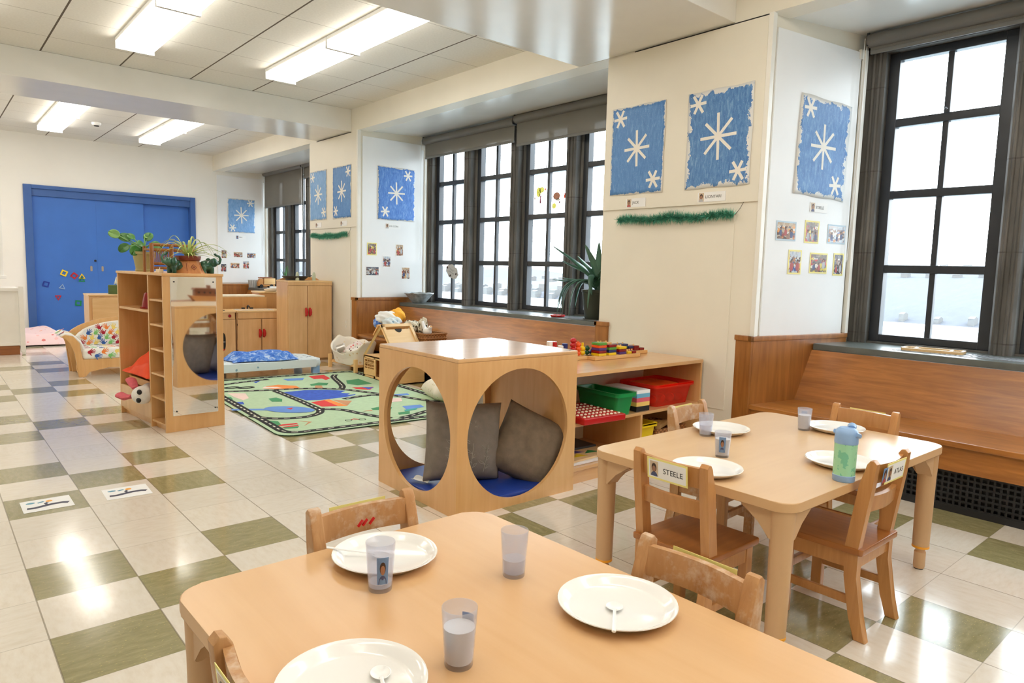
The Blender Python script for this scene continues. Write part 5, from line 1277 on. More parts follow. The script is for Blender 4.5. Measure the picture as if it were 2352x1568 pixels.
for x in (.10, .22, .36, .50):
    m = MB(); m.lathe([(.018, 0), (.018, .016), (.012, .024), (0, .024)], 16, TM(x, .0, H-.057, rx=90)); m.done('knob', M['red_dark'], pn)
m = MB(); n_ = 28; o_ = sq_ring(n_*2, .004, W-.004, .02, H-.10, W/2, .22); h_ = [(W/2+.17*(abs(cos(2*pi*i/(2*n_)+pi/4))**.5)*(1 if cos(2*pi*i/(2*n_)+pi/4) > 0 else -1), .21+.13*(abs(sin(2*pi*i/(2*n_)+pi/4))**.5)*(1 if sin(2*pi*i/(2*n_)+pi/4) > 0 else -1)) for i in range(2*n_)]
m.plate(o_, h_, 0, .018, M=TM(0, .016, 0, rx=90)); dr = m.done('oven_door', M['maple'], t); m = MB(); m.box(.10, W-.09, .014, .019, .06, .36); m.done('oven_interior', M['black'], dr, smooth=False); m = MB(); m.box(.11, W-.10, .008, .014, .205, .213); m.done('oven_rack', M['nickel'], dr); m = MB(); m.box(.12, W-.10, .004, .014, .095, .125); m.done('red_tray', M['red_plastic'], dr)
m = MB()
for (x, y) in ((.15, .12), (.42, .12), (.15, .29), (.42, .29)): m.lathe([(.06, H), (.06, H+.006), (.045, H+.006), (.045, H)], 20, TM(x, y, 0))
m.done('burners', M['black'], t)
t = T('back_cabinet', 'long low birch cabinet behind the play sink, its top pale cream', 'cabinet', (1.60, 5.17, 0), 0)
m = MB(); m.box(0, 1.225, 0, .36, 0, .715, b=.003); m.done('body', M['birch'], t); m = MB(); m.box(-.004, 1.20, -.004, .364, .715, .735, b=.004); m.done('top', M['fabric_cream'], t)  # top board is a paler cream than the body
t = T('corner_cabinet', 'small birch corner cabinet with rounded top beside the tall play cabinet', 'cabinet', (3.02, 5.40, 0), 0)
m = MB(); m.prism([(-.185, .30), (-.185, .06), (-.13, .0), (-.02, -.02), (.20, -.02), (.20, .30)], 0, .755, b=.003); m.done('body', M['birch'], t); m = MB(); m.prism([(-.20, .31), (-.20, .05), (-.14, -.015), (-.02, -.035), (.215, -.035), (.215, .31)], .755, .775, b=.004); m.done('top', M['maple_lt'], t)
t = T('doily_stack', 'white scalloped dishes piled on the small corner cabinet', 'dishes', (3.03, 5.50, .775), 0)
for i in range(3):
    m = MB(); m.lathe([(.0, .0), (.06, 0), (.085, .02), (.09, .03), (.082, .03), (.055, .006), (0, .006)], 18, TM(.04*i-.02, .01*i, .012*i, rx=6*i-6)); m.done('dish', M['white_china'], t)
t = T('frying_pan', 'flat black play pan on top of the tall play cabinet', 'pan', (2.86, 4.36, .953), 10)
m = MB(); m.lathe([(0, .012), (.115, .012), (.15, .04), (.156, .05), (.15, .05), (.11, .018), (0, .018)], 30, cap=False); m.cyl(0, 0, 0, .014, .11, n=24); m.done('pan_body', M['charcoal'], t); m = MB(); m.tube([(.15, 0, .043), (.24, .02, .055)], [.012, .010], 8, flat=.6); m.done('pan_handle', M['charcoal'], t)
for i, (x, y, lab) in enumerate(((2.835, 4.24, 'pale green toy shaker on the tall play cabinet, in front of the pan'), (3.055, 4.27, 'pale green toy shaker near the pier on the tall play cabinet'))):
    t = T('toy_shaker', lab, 'shaker', (x, y, .953), 0, 'pale green toy shakers'); m = MB(); m.lathe([(.022, 0), (.020, .06), (.016, .085), (.006, .10), (0, .102)], 14); m.done('shaker_body', plain('pale_sage_%d' % i, srgb(196, 206, 184), .5), t)
# far sill
t = T('wire_basket', 'clear ribbed basket on the far window sill', 'basket', (3.84, 8.38, .7235), 0)
m = MB(); m.lathe([(.075, 0), (.09, .13), (.085, .13), (.07, .005), (0, .005)], 20); m.done('basket_body', M['clear_bin'], t); m = MB()
for i in range(16): a = 2*pi*i/16; m.tube([(.078*cos(a), .078*sin(a), 0), (.093*cos(a), .093*sin(a), .135)], .003, 5)
m.done('ribs', M['nickel'], t)
t = T('toy_truck', 'wooden toy truck with orange bed on the far window sill', 'toy truck', (4.02, 8.30, .7235), 2)
m = MB(); m.box(-.15, .14, -.05, .05, .03, .055, b=.004); m.done('chassis', M['toy_wood'], t); m = MB(); m.prism([(-.15, .055), (-.06, .055), (-.06, .16), (-.11, .16), (-.15, .10)], -.045, .045, M=Matrix(((1, 0, 0, 0), (0, 0, 1, 0), (0, 1, 0, 0), (0, 0, 0, 1))), b=.004); m.done('cab', M['toy_wood'], t); m = MB(); m.box(-.05, .15, -.05, .05, .06, .165, b=.004); m.done('cargo_bed', M['pine'], t)
m = MB(); m.box(-.12, .10, -.048, .048, .166, .185, b=.004); m.done('roof_board', M['dark_wood'], t)
for x in (-.10, .08):
    for y in (-.055, .055): m = MB(); m.lathe([(.03, -.008), (.032, 0), (.03, .008)], 18, TM(x, y, .03, rx=90)); m.done('wheel', M['black'], t)
t = T('sill_plant', 'thin feathery plant in a pot on the far window sill', 'plant', (4.06, 7.55, .7245), 0)
m = MB(); m.lathe([(.05, 0), (.065, .10), (.06, .10), (.055, .09), (0, .09)], 18); m.done('pot', M['terra'], t)
rb = random.Random(9)
for i in range(16): a = rb.uniform(0, 6.28); arch((0, 0, .09), a, rb.uniform(.05, .14), rb.uniform(.15, .38), .012, M['leaf'], t, 'leaf', 7, .3)

# ================================================================== rug
ROADS = {'R1': [(-0.01, 1.31), (0.01, 1.0), (0.03, 0.72), (0.02, 0.52), (0.03, 0.35), (0.04, 0.24), (0.07, 0.17), (0.19, 0.1), (0.4, 0.11), (0.61, 0.12), (0.74, 0.13), (0.91, 0.11), (1.05, 0.12), (1.21, 0.16), (1.34, 0.18)], 'R2': [(0.27, 2.35), (0.48, 2.38), (0.71, 2.41), (1.03, 2.42), (1.37, 2.38), (1.46, 2.35), (1.49, 2.17), (1.53, 1.71), (1.55, 1.38), (1.57, 1.13), (1.6, 0.9), (1.59, 0.61)], 'R3': [(1.37, 2.3), (1.29, 2.18), (1.23, 1.94), (1.17, 1.69), (1.12, 1.55), (1.07, 1.48)], 'R4': [(0.14, 1.84), (0.35, 1.77), (0.52, 1.72), (0.71, 1.69), (0.88, 1.62), (1.08, 1.47), (1.16, 1.3), (1.24, 1.13), (1.37, 0.88), (1.43, 0.7), (1.53, 0.5)], 'R5': [(0.53, 1.68), (0.55, 1.15), (0.55, 0.88), (0.55, 0.71), (0.54, 0.65), (0.49, 0.56), (0.37, 0.49), (0.23, 0.51), (0.13, 0.57), (0.06, 0.65), (0.03, 0.74)], 'R6': [(0.57, 0.72), (0.7, 0.62), (0.75, 0.43), (0.81, 0.26), (0.88, 0.14)], 'R7': [(0.89, 1.01), (1.05, 1.06), (1.21, 1.07), (1.28, 0.95)], 'R8': [(0.95, 0.11), (1.06, 0.14), (1.2, 0.21), (1.36, 0.27), (1.48, 0.4)], 'R10': [(0.23, 2.2), (0.43, 2.27), (0.68, 2.32)]}
POLYS = {'lake': [(0.57, 1.57), (0.77, 1.58), (0.94, 1.51), (1.07, 1.38), (0.99, 1.3), (1.05, 1.23), (0.99, 1.17), (1.08, 1.18), (1.05, 1.14), (0.94, 1.09), (0.81, 1.08), (0.71, 1.07), (0.6, 1.11), (0.59, 1.23), (0.58, 1.35)], 'stream': [(-0.02, 1.06), (0.25, 0.92), (0.23, 0.85), (-0.03, 1.0)], 'sail': [(0.34, 0.86), (0.4, 0.87), (0.36, 0.8)], 'redhouse': [(1.09, 2.33), (1.26, 2.34), (1.23, 2.1), (1.15, 2.02), (1.15, 2.12), (1.07, 2.13)], 'redshop': [(0.6, 1.01), (0.75, 1.06), (0.73, 0.76), (0.61, 0.8)], 'orangeroof': [(0.73, 1.05), (0.78, 1.06), (0.8, 0.73), (0.73, 0.75)], 'tanroof': [(0.8, 1.03), (0.92, 0.91), (0.8, 0.74)], 'boat': [(0.47, 1.84), (0.54, 1.94), (0.66, 1.97), (0.78, 1.84), (0.77, 1.68), (0.61, 1.71)], 'stripe1': [(0.1, 0.35), (0.23, 0.34), (0.23, 0.3), (0.09, 0.3)], 'stripe2': [(0.1, 0.27), (0.22, 0.28), (0.21, 0.24), (0.1, 0.25)], 'arrow': [(0.25, 0.42), (0.34, 0.32), (0.24, 0.22), (0.31, 0.32)], 'green1': [(0.36, 1.34), (0.43, 1.35), (0.45, 1.26), (0.41, 1.15), (0.34, 1.19)], 'green2': [(0.07, 0.53), (0.14, 0.46), (0.12, 0.34), (0.08, 0.31), (0.07, 0.37)], 'green3': [(0.1, 0.25), (0.21, 0.23), (0.18, 0.18), (0.1, 0.21)], 'tree': [(0.92, 1.85), (1.03, 1.91), (1.1, 1.84), (1.04, 1.73), (0.9, 1.77)], 'trunk': [(0.94, 1.77), (0.99, 1.74), (0.95, 1.59), (0.88, 1.63)], 'bush': [(1.31, 1.9), (1.46, 1.94), (1.45, 1.61), (1.29, 1.59), (1.24, 1.72)], 'green4': [(0.91, 0.54), (1.0, 0.57), (1.08, 0.5), (1.02, 0.41), (0.9, 0.48)], 'trunk2': [(0.8, 0.47), (0.9, 0.49), (0.88, 0.45)], 'bluehouse': [(1.17, 0.5), (1.33, 0.48), (1.31, 0.38), (1.13, 0.35)], 'green5': [(1.02, 0.29), (1.13, 0.3), (1.08, 0.21), (0.99, 0.22)], 'teal': [(1.11, 0.36), (1.25, 0.38), (1.2, 0.32), (1.09, 0.3)], 'pink': [(0.14, 1.75), (0.27, 1.67), (0.23, 1.44), (0.16, 1.36), (0.14, 1.54)], 'green6': [(0.06, 1.56), (0.12, 1.57), (0.1, 1.43), (0.04, 1.43)], 'blue2': [(0.06, 1.32), (0.14, 1.3), (0.12, 1.19), (0.05, 1.25)], 'redflags': [(1.19, 1.51), (1.38, 1.44), (1.28, 1.31), (1.19, 1.41)], 'blueflag': [(1.28, 1.49), (1.37, 1.41), (1.28, 1.34)], 'flag2': [(1.31, 1.0), (1.49, 0.99), (1.47, 0.91), (1.33, 0.92)], 'cross': [(0.55, 0.74), (0.6, 0.75), (0.61, 0.69), (0.55, 0.68)], 'rs': [(0.47, 1.84), (0.51, 1.92), (0.61, 1.86), (0.63, 1.76)], 'brown': [(0.02, 1.19), (0.06, 1.12), (0.08, 0.96), (0.07, 0.79), (0.04, 0.77), (0.05, 0.98), (0.03, 1.1)], 'bluesq': [(0.81, 2.27), (1.02, 2.25), (0.95, 2.12), (0.81, 2.14)], 'blue3': [(0.51, 2.23), (0.59, 2.27), (0.51, 2.15)], 'whiteb': [(1.23, 0.84), (1.34, 0.83), (1.27, 0.68), (1.16, 0.69)]}

def inset(): pass
t = T('play_rug', 'green road-map play rug with blue lake and black roads', 'rug', (1.205, .745, 0), -3)
RW, RL = 1.68, 2.50
m = MB(); m.prism(rrect(0, RW, 0, RL, .12), .0005, .009, b=.002)
for f in m.bm.faces: f.material_index = 1 if abs(f.normal.z) < .9 else 0
cols = dict(lake=2, stream=3, sail=4, redhouse=4, redshop=4, orangeroof=5, tanroof=6, boat=5, stripe1=4, stripe2=4, arrow=6, green1=7, green2=7, green3=7, tree=7, trunk=6, bush=7, green4=7, trunk2=6, bluehouse=3, green5=7, teal=8, pink=9, green6=7, blue2=2, redflags=4, blueflag=2, flag2=3, cross=4, rs=9, brown=6, bluesq=3, blue3=2, whiteb=9)
z = .0094
def upn(): 
    for f in m.bm.faces[-1:]:
        pass
for i, (k_, pts) in enumerate(POLYS.items()):
    m.mi = cols[k_]; m.poly([(x, y, z+.00003*i) for x, y in pts])
m.mi = 3; m.poly([(.35+.16*cos(a)-.03*sin(a), .815+.05*cos(a)*-1.2+.16*sin(a), z+.002) for a in [2*pi*i/24 for i in range(24)]]); m.mi = 4; m.poly([(x, y, z+.0022) for x, y in POLYS['sail']])
z += .0012
def smooth(p):
    for _ in range(2):
        q = [p[0]]
        for a, b_ in zip(p, p[1:]): q += [(a[0]*.75+b_[0]*.25, a[1]*.75+b_[1]*.25), (a[0]*.25+b_[0]*.75, a[1]*.25+b_[1]*.75)]
        p = q+[p[-1]]
    return p
border = [(x, y) for x, y in rrect(.06, RW-.06, .06, RL-.06, .12)]; border.append(border[0])
RD = [border] + [smooth(v) for k_, v in ROADS.items() if k_ not in ('R1', 'R2')] + [[(.25+.055*cos(a), 2.01+.04*sin(a)) for a in [2*pi*i/24 for i in range(25)]], [(.36+.06*cos(a), 1.95+.04*sin(a)) for a in [2*pi*i/24 for i in range(25)]]]
for j, r_ in enumerate(RD):
    r_ = [(min(max(x, .04), RW-.04), min(max(y, .04), RL-.04)) for x, y in r_]
    w_ = .034 if j >= len(RD)-2 else .062
    m.mi = 10; m.strip(r_, w_, z+.00004*j)
    if w_ < .05: continue
    acc = 0; on_ = True; seg = []
    m.mi = 11
    # dashes
    d_ = [0]
    for a, b_ in zip(r_, r_[1:]): d_.append(d_[-1]+math.hypot(b_[0]-a[0], b_[1]-a[1]))
    def at_(s_):
        for q in range(len(d_)-1):
            if s_ <= d_[q+1]:
                f_ = (s_-d_[q])/max(1e-9, d_[q+1]-d_[q]); return (r_[q][0]*(1-f_)+r_[q+1][0]*f_, r_[q][1]*(1-f_)+r_[q+1][1]*f_)
        return r_[-1]
    s_ = .03
    while s_ < d_[-1]-.05:
        m.strip([at_(s_), at_(s_+.022), at_(s_+.044)], .012, z+.0005); s_ += .085
m.mi = 10
for (cx, cy) in ((.58, .23), (.68, .21)): m.strip([(cx+.024*cos(a), cy+.024*sin(a)) for a in [2*pi*i/16 for i in range(17)]], .006, z)
m.mi = 4; m.strip([(.60, .235), (.64, .26), (.66, .22), (.62, .225)], .012, z)
RM = [plain('rug_green', srgb(180, 205, 170), .95, var=.05, scale=30), plain('rug_binding', srgb(40, 66, 44), .95), plain('rug_blue', srgb(58, 92, 190), .95, var=.15, scale=30), plain('rug_light_blue', srgb(104, 144, 214), .95), plain('rug_red', srgb(214, 62, 62), .95), plain('rug_orange', srgb(236, 140, 70), .95), plain('rug_tan', srgb(196, 142, 104), .95), plain('rug_leaf', srgb(74, 146, 100), .95), plain('rug_teal', srgb(80, 170, 160), .95), plain('rug_pink', srgb(232, 206, 196), .95), plain('rug_black', srgb(34, 34, 34), .95), plain('rug_dash', srgb(226, 224, 206), .95)]
m.done('rug_pile', RM, t, smooth=False, recalc=False)
c = cushion('floor_pillow', .50, .42, .18, [M['mat_print']]); c.location = (2.94, 1.27, .10); c.rotation_euler = (R_(84), R_(3), R_(70)); tag(c, 'cream sketched floor pillow on the rug edge, seen through the cube', 'pillow')

# ================================================================== cot
t = T('rest_cot', 'low rest cot with white printed sheet and blue corner feet', 'cot', (1.34, 3.20, 0), -1)
m = MB(); m.prism(rrect(0, 1.31, 0, .56, .07), .075, .155, b=.03); m.done('fitted_sheet', M['cot_print'], t)
for x in (.06, 1.25):
    for y in (.05, .51): m = MB(); m.box(x-.04, x+.04, y-.03, y+.03, 0, .09, b=.01); m.done('foot', M['ltblue_plastic'], t)
m = MB()
def tw(u, v):
    x = (u-.5)*.66; y = (v-.5)*.42; e = min(1, 6*min(u, 1-u))*min(1, 6*min(v, 1-v))
    return (x+.02*sin(8*v), y+.025*sin(7*u), .004+e*(.03+.035*abs(sin(5.2*u+2*v))+.022*sin(9*v+4*u)**2))
m.grid(tw, 34, 26); o = m.done('beach_towel', M['fabric_blue']); mods(o, solid=-.006, sub=1); o.location = (2.08, 3.43, .158); o.rotation_euler = (0, 0, R_(-4)); tag(o, 'rumpled blue and white towel lying on the cot', 'towel')

# ================================================================== doll bed and dolls
t = T('doll_bed', 'wooden doll bed lined with cream printed cloth by the pier', 'doll bed', (3.06, 3.28, 0), 0)
for (x, y) in ((-.13, .30), (.14, .30), (-.13, -.30), (.14, -.30)): m = MB(); m.box(x-.018, x+.018, y-.018, y+.018, 0, .15, b=.003); m.done('leg', M['pine_z'], t)
m = MB(); m.box(-.12, .13, -.30, .30, .06, .085); m.done('slat_base', M['pine'], t)
m = MB()
def bed(u, v):
    a = 2*pi*u; k_ = .75+.25*(v if v < .55 else 1-.25*(v-.55)); h = .07+.26*min(v/.55, 1) - max(0, v-.55)/.45*.19
    ex = .175*k_*(1 if v < .55 else 1-.55*(v-.55)); ey = .36*k_*(1 if v < .55 else 1-.4*(v-.55))
    rr = (abs(cos(a))**3+abs(sin(a))**3)**(-1/3.)
    zz = h+(.035*abs(sin(a))**4 if .3 < v < .8 else 0)+.010*sin(9*a)*min(1, v*3)
    if cos(a) < 0: zz -= (.13*min(1, v/.55) if v < .55 else .13*(1-(v-.55)/.45*.5))*abs(cos(a))**1.5
    return (ex*cos(a)*rr*(1+.03*sin(11*a)), ey*sin(a)*rr, zz)
m.grid(bed, 48, 14); bmesh.ops.remove_doubles(m.bm, verts=m.bm.verts[:], dist=.0005); o = m.done('cloth_lining', M['cream_print'], t); mods(o, solid=.006, sub=1)
m = MB(); m.prism(rrect(-.12, .12, -.26, .26, .05), .085, .15, b=.02); m.done('mattress', M['fabric_cream'], t)
m = MB(); m.grid(lambda u, v: (.26*(u-.5), .26*(v-.5), .16*sin(pi*min(1, max(0, u)))*sin(pi*v)*(.8+.3*sin(6*u+4*v))), 18, 18); o = m.done('floral_cloth', M['red_print']); mods(o, solid=.004, sub=1); o.location = (3.12, 3.34, .19); tag(o, 'red and white floral cloth heaped in the doll bed', 'cloth')
t = T('cow_plush', 'brown and white plush animal lying in the doll bed', 'plush toy', (3.00, 3.10, .215), 40); m = MB(); m.ball((0, 0, 0), .06, (1.3, .9, .8)); m.ball((.085, 0, .03), .04); m.tube([(-.03, .04, 0), (-.05, .10, .02)], [.022, .018], 8); m.tube([(.03, .04, 0), (.05, .10, .02)], [.022, .018], 8); b = m.done('body', M['cow_print'], t); mods(b, remesh=.008)
for s in (-1, 1): m = MB(); m.ball((.08, s*.035, .06), .018, (.6, 1, 1.2)); m.done('ear', M['cow_print'], t)
t = T('toy_tin', 'small grey round tin lying in the doll bed', 'tin', (2.985, 3.42, .225), 0); t.rotation_euler = (R_(70), 0, R_(60)); m = MB(); m.lathe([(.045, -.045), (.045, .045)], 22); m.done('tin_body', M['nickel'], t); m = MB(); m.lathe([(.047, .04), (.047, .05), (.0, .05)], 22); m.done('tin_lid', M['white_plastic'], t)
# dollhouse
t = T('doll_house', 'open pine dollhouse with gable roof and little paned window', 'dollhouse', (2.90, 2.11, 0), 0)
DW, DL = .34, .645
for x in (0, DW-.02):
    m = MB()
    for (a, b_) in (((DL, .22), (DL/2-.02, .555)), ((0, .22), (DL/2-.02, .555))):
        m.tube([(x+.01, a[0], a[1]), (x+.01, b_[0], b_[1])], .016, 4)
    m.done('gable_frame', M['pine_z'], t, smooth=False)
m = MB(); m.box(0, .012, 0, DL, 0, .035); m.box(0, .012, 0, DL, .205, .235); m.box(0, .012, 0, .03, 0, .22); m.box(0, .012, DL-.03, DL, 0, .22); m.box(0, .012, .40, .43, 0, .22)
m.box(.0, .010, .43, DL-.03, .03, .10)
for y in (.47, .515, .56): m.box(.002, .010, y-.004, y+.004, .1, .21)
for z_ in (.118, .15, .165, .195): m.box(.002, .010, .43, DL-.03, z_-.004, z_+.004)
m.done('facade', M['pine'], t, smooth=False)
m = MB(); m.box(DW-.012, DW, 0, DL, 0, .235); m.done('back_wall', M['pine'], t); m = MB(); m.box(0, DW, 0, DL, 0, .012); m.box(0, DW, 0, DL, .222, .234); m.box(0, DW, 0, .012, 0, .23); m.box(0, DW, DL-.012, DL, 0, .23); m.box(0.02, DW, .28, .292, .01, .23); m.done('floors', M['pine'], t, smooth=False)
A_ = Matrix(((1, 0, 0, 0), (0, 0, 1, 0), (0, 1, 0, 0), (0, 0, 0, 1)))
sl = math.degrees(math.atan2(.33, DL/2-.02)); Ls = math.hypot(.33, DL/2-.02)
m = MB(); n_ = 32; A2 = TM(0, 0, .225, rx=sl)
m.box(.03, DW-.03, .09, Ls-.06, .008, .016, M=A2); m.box(.0, DW, Ls-.035, Ls, .004, .03, M=A2); m.box(0, .028, .0, Ls, .004, .03, M=A2); m.box(DW-.028, DW, 0, Ls, .004, .03, M=A2); m.box(0, DW, .075, .095, .004, .03, M=A2)
rf = m.done('roof_panel', M['maple_lt'], t)
m = MB(); m.prism([(DW/2+.04*cos(a), Ls-.055+.045*sin(a)) for a in [R_(q) for q in range(180, 361, 15)]], .0165, .018, M=A2); m.done('grip_hole_shade', M['dark'], rf, smooth=False)  # dark patch stands for the shade inside the hole; panel is uncut
m = MB(); A3 = TM(0, DL, .225, rz=180, rx=0) @ TM(-DW, 0, 0) @ TM(rx=sl); m.box(.0, DW, .30, Ls, .004, .016, M=A3); m.done('roof_panel', M['pine'], t)
for i, (x, y, mt, lab) in enumerate(((2.99, 2.50, 'yellow_plastic', 'yellow toy block inside the dollhouse'), (3.06, 2.60, 'white_plastic', 'white toy figure inside the dollhouse'))):
    t = T('toy_figure', lab, 'toy', (x, y, .235), 0); m = MB(); m.cyl(0, 0, 0, .045, .022, n=14, b=.004); m.done('body', M[mt], t); m = MB(); m.ball((0, 0, .058), .018, sub=2); m.done('head', M['toy_wood'], t)
# baskets on the bench
t = T('rope_basket', 'soft rope basket on the bench, heaped with folded cloths', 'basket', (3.42, 3.02, .366), 0)
m = MB(); m.lathe([(0, 0), (.155, 0), (.18, .03), (.20, .14), (.192, .14), (.17, .03), (0, .012)], 36); m.done('basket_body', M['rope'], t); m = MB(); m.tube([(.0, -.19, .13), (-.05, -.23, .17), (0.02, -.24, .185), (.07, -.19, .13)], .012, 8); m.done('handle', M['dark_wood'], t)
def lump(x, y, z, sx, sy, sz, mat, label, cat='cloth', seed=0, name='folded_cloth'):
    m = MB(); q = bmesh.ops.create_icosphere(m.bm, subdivisions=4, radius=1)
    for v in q['verts']:
        c_ = v.co; k_ = 1+.10*sin(5*c_.x+seed)+.08*sin(7*c_.y+2*seed)+.08*sin(6*c_.z+9*c_.x)
        v.co = Vector((c_.x*sx*k_, c_.y*sy*k_, c_.z*sz*k_))
    o = m.done(name, mat, sharp=180); o.location = (x, y, z); tag(o, label, cat); return o
lump(3.44, 3.00, .60, .10, .11, .08, M['fabric_gold'], 'golden yellow cloth on top of the rope basket', seed=1); lump(3.36, 3.05, .575, .14, .16, .075, M['fabric_white'], 'white folded cloths in the rope basket', seed=2); lump(3.30, 3.12, .525, .075, .085, .06, M['fabric_blue'], 'blue and white cloth at the side of the rope basket', seed=3); lump(3.33, 2.90, .53, .10, .10, .07, M['cot_print'], 'white dotted cloth in the rope basket', seed=5)
t = T('wicker_basket', 'dark rectangular wicker basket on the bench next to the rope basket', 'basket', (3.40, 2.46, .366), 0)
m = MB(); m.plate(rrect(-.14, .14, -.30, .30, .04), rrect(-.12, .12, -.28, .28, .03), 0, .115); m.box(-.13, .13, -.29, .29, 0, .012); m.done('basket_body', M['wicker'], t)
m = MB()
for i in range(3): m.tube([(a, b_, .02+.045*i) for a, b_ in rrect(-.143, .143, -.303, .303, .04)+[rrect(-.143, .143, -.303, .303, .04)[0]]], .009, 6)
m.done('woven_bands', M['wicker'], t)
lump(3.40, 2.62, .51, .10, .11, .07, M['leaf_print'], 'brown leaf-print cloth heaped in the wicker basket', seed=4); lump(3.42, 2.44, .53, .045, .05, .09, M['leaf_print'], 'brown leaf-print cloth bundle standing in the wicker basket', seed=6)
t = T('bird_plush', 'white stuffed bird with raised tail in the wicker basket', 'plush toy', (3.38, 2.30, .49), -90); m = MB(); m.ball((0, 0, 0), .05, (1.2, .8, .8)); m.tube([(-.03, 0, 0), (-.07, 0, .06), (-.09, 0, .10)], [.025, .02, .016], 8); m.tube([(.03, 0, .01), (.06, 0, .06)], [.025, .02], 8); b = m.done('body', M['fabric_white'], t); mods(b, remesh=.008)
m = MB(); m.tube([(.065, 0, .06), (.09, 0, .055)], [.008, .002], 6); m.done('beak', M['orange_ring'], t)
# sill of the middle window
t = T('woven_bowl', 'silvery woven bowl on the sill corner by the white board', 'bowl', (3.95, 3.34, .7225), 0)
m = MB(); m.lathe([(0, 0), (.07, 0), (.075, .004), (.13, .065), (.165, .11), (.172, .118), (.160, .112), (.12, .066), (.068, .014), (0, .012)], 44, cap=False); m.done('bowl_body', M['silver_bowl'], t); m = MB(); m.tube([(.168*cos(a), .168*sin(a), .116+.004*sin(9*a)) for a in [2*pi*i/40 for i in range(41)]], .008, 6); m.done('braided_rim', M['silver_bowl'], t)
t = T('red_dish', 'flat red dish on the sill grille near the aloe', 'dish', (3.90, .93, .7250), 0); m = MB(); m.lathe([(0, 0), (.062, 0), (.068, .006), (.068, .018), (.062, .018), (.058, .008), (0, .008)], 30); m.done('dish_body', M['red_plastic'], t); m = MB(); m.lathe([(0, .009), (.05, .012), (0, .014)], 20); m.done('white_insert', M['white_plastic'], t)
t = T('aloe_plant', 'large dark aloe in a dark green pot on the window sill', 'plant', (4.02, .555, .7245), 0)
m = MB(); m.lathe([(0, 0), (.105, 0), (.112, .02), (.138, .235), (.145, .24), (.145, .262), (.135, .262), (.128, .235), (0, .23)], 30); m.done('pot', M['pot_dark'], t); m = MB(); m.lathe([(0, .232), (.128, .236)], 20, cap=False); m.done('soil', M['soil'], t); m = MB(); m.cyl(0, 0, -.001, .006, .125, n=26); m.done('saucer', M['pot_dark'], t)
m = MB(); m.tube([(0, 0, .22), (.0, 0, .34), (.0, .02, .42)], [.03, .028, .02], 10); m.done('stem', M['aloe'], t)
def aleaf(pts, w):
    m = MB(); P_ = [Vector(p) for p in pts]
    for _ in range(2):
        q = [P_[0]]
        for a, b_ in zip(P_, P_[1:]): q += [a*.75+b_*.25, a*.25+b_*.75]
        P_ = q+[P_[-1]]
    n_ = len(P_); m.tube(P_, [max(.0015, w*(1-(i/(n_-1))**1.6)) for i in range(n_)], 8, flat=.45); m.done('leaf', M['aloe'], t, sharp=80)
AL = [(-.06, .55, .66, .31), (-.04, .44, .52, .33), (-.06, .12, .66, .36), (-.03, -.02, .68, .40), (.02, -.10, .66, .36), (-.05, .22, .56, .32), (0, -.22, .58, .34), (-.05, -.30, .48, .3), (-.08, .5, .34, .30), (-.10, .36, .36, .28)]
for (x, y, z_, b0) in AL: aleaf([(0, 0, b0), (x*.3, y*.28, b0+(z_-b0)*.30+.03), (x*.7, y*.66, b0+(z_-b0)*.72), (x, y, z_)], .05 if abs(y) < .5 else .044)
for (x, y, k_) in ((-.14, .30, -.02), (-.20, .22, -.05), (-.10, .36, .06), (-.22, .12, -.06), (-.15, .18, .02), (-.2, .28, -.03), (-.18, -.05, .1), (-.12, -.2, .12), (.05, .3, .08)):
    aleaf([(0, 0, .30), (x*.4, y*.5, .36), (x*.85, y*.9, .30), (x, y*1.05, .16), (x*1.02, y*1.08, max(.0, k_))], .021)
aleaf([(-.02, 0, .34), (-.11, -.02, .40), (-.17, -.06, .32), (-.175, -.09, .22)], .038)
t = T('wooden_frame_toy', 'flat pale wooden frame toy on the sill of the window beside the bench', 'toy', (4.0, -2.15, .7245), 97)
m = MB(); m.plate(rrect(-.16, .16, -.075, .075, .03), rrect(-.145, .145, -.06, .06, .02), .0, .016); m.done('outer_frame', M['maple_lt'], t); m = MB(); m.box(-.10, -.085, -.065, .065, .002, .015, b=.002); m.box(.085, .10, -.065, .065, .002, .015, b=.002); m.done('cross_bar', M['maple_lt'], t)

# ================================================================== storage shelf and toys
t = T('storage_shelf', 'low birch shelf on the pier behind the cube, holding coloured bins', 'shelf unit', (2.015, -1.10, 0), .4)
W, D, H = 1.205, .46, .608
m = MB(); m.prism(rrect(-.01, W+.004, -.012, D, .02), H-.02, H, b=.005); m.done('top_panel', M['birch_x'], t)
for x in (0, W-.018): m = MB(); m.box(x, x+.018, 0, D, 0, H-.02, b=.002); m.done('side_panel', M['birch'], t)
m = MB(); m.box(0, W, D-.008, D, .05, H-.02); m.done('back_panel', M['cream'], t, smooth=False)
m = MB(); m.box(.018, W-.018, 0, D-.008, .315, .333, b=.002); m.done('middle_shelf', M['birch_x'], t); m = MB(); m.box(.018, W-.018, 0, D-.008, .072, .09, b=.002); m.done('bottom_shelf', M['birch_x'], t); m = MB(); m.box(.60, .618, 0, D-.008, .09, .315, b=.002); m.done('divider', M['birch'], t); m = MB(); m.box(.018, W-.018, .012, .03, 0, .072); m.done('toe_board', M['birch_x'], t)
SX = lambda x, y, z=.3335: (x, y, z)
t = T('bead_tray', 'red plastic tray with rows of white pegs sticking out of the shelf', 'toy tray', (2.235, -.98, .334), -4)
m = MB(); m.box(-.155, .155, -.19, .17, 0, .036, b=.006); m.done('tray', M['red_plastic'], t); m = MB()
for j in range(6):
    for i in range(10): m.ball((-.128+.0285*i, -.16+.055*j, .037), .0075, (1.25, 1, .8), sub=2)
m.done('pegs', M['fabric_cream'], t)
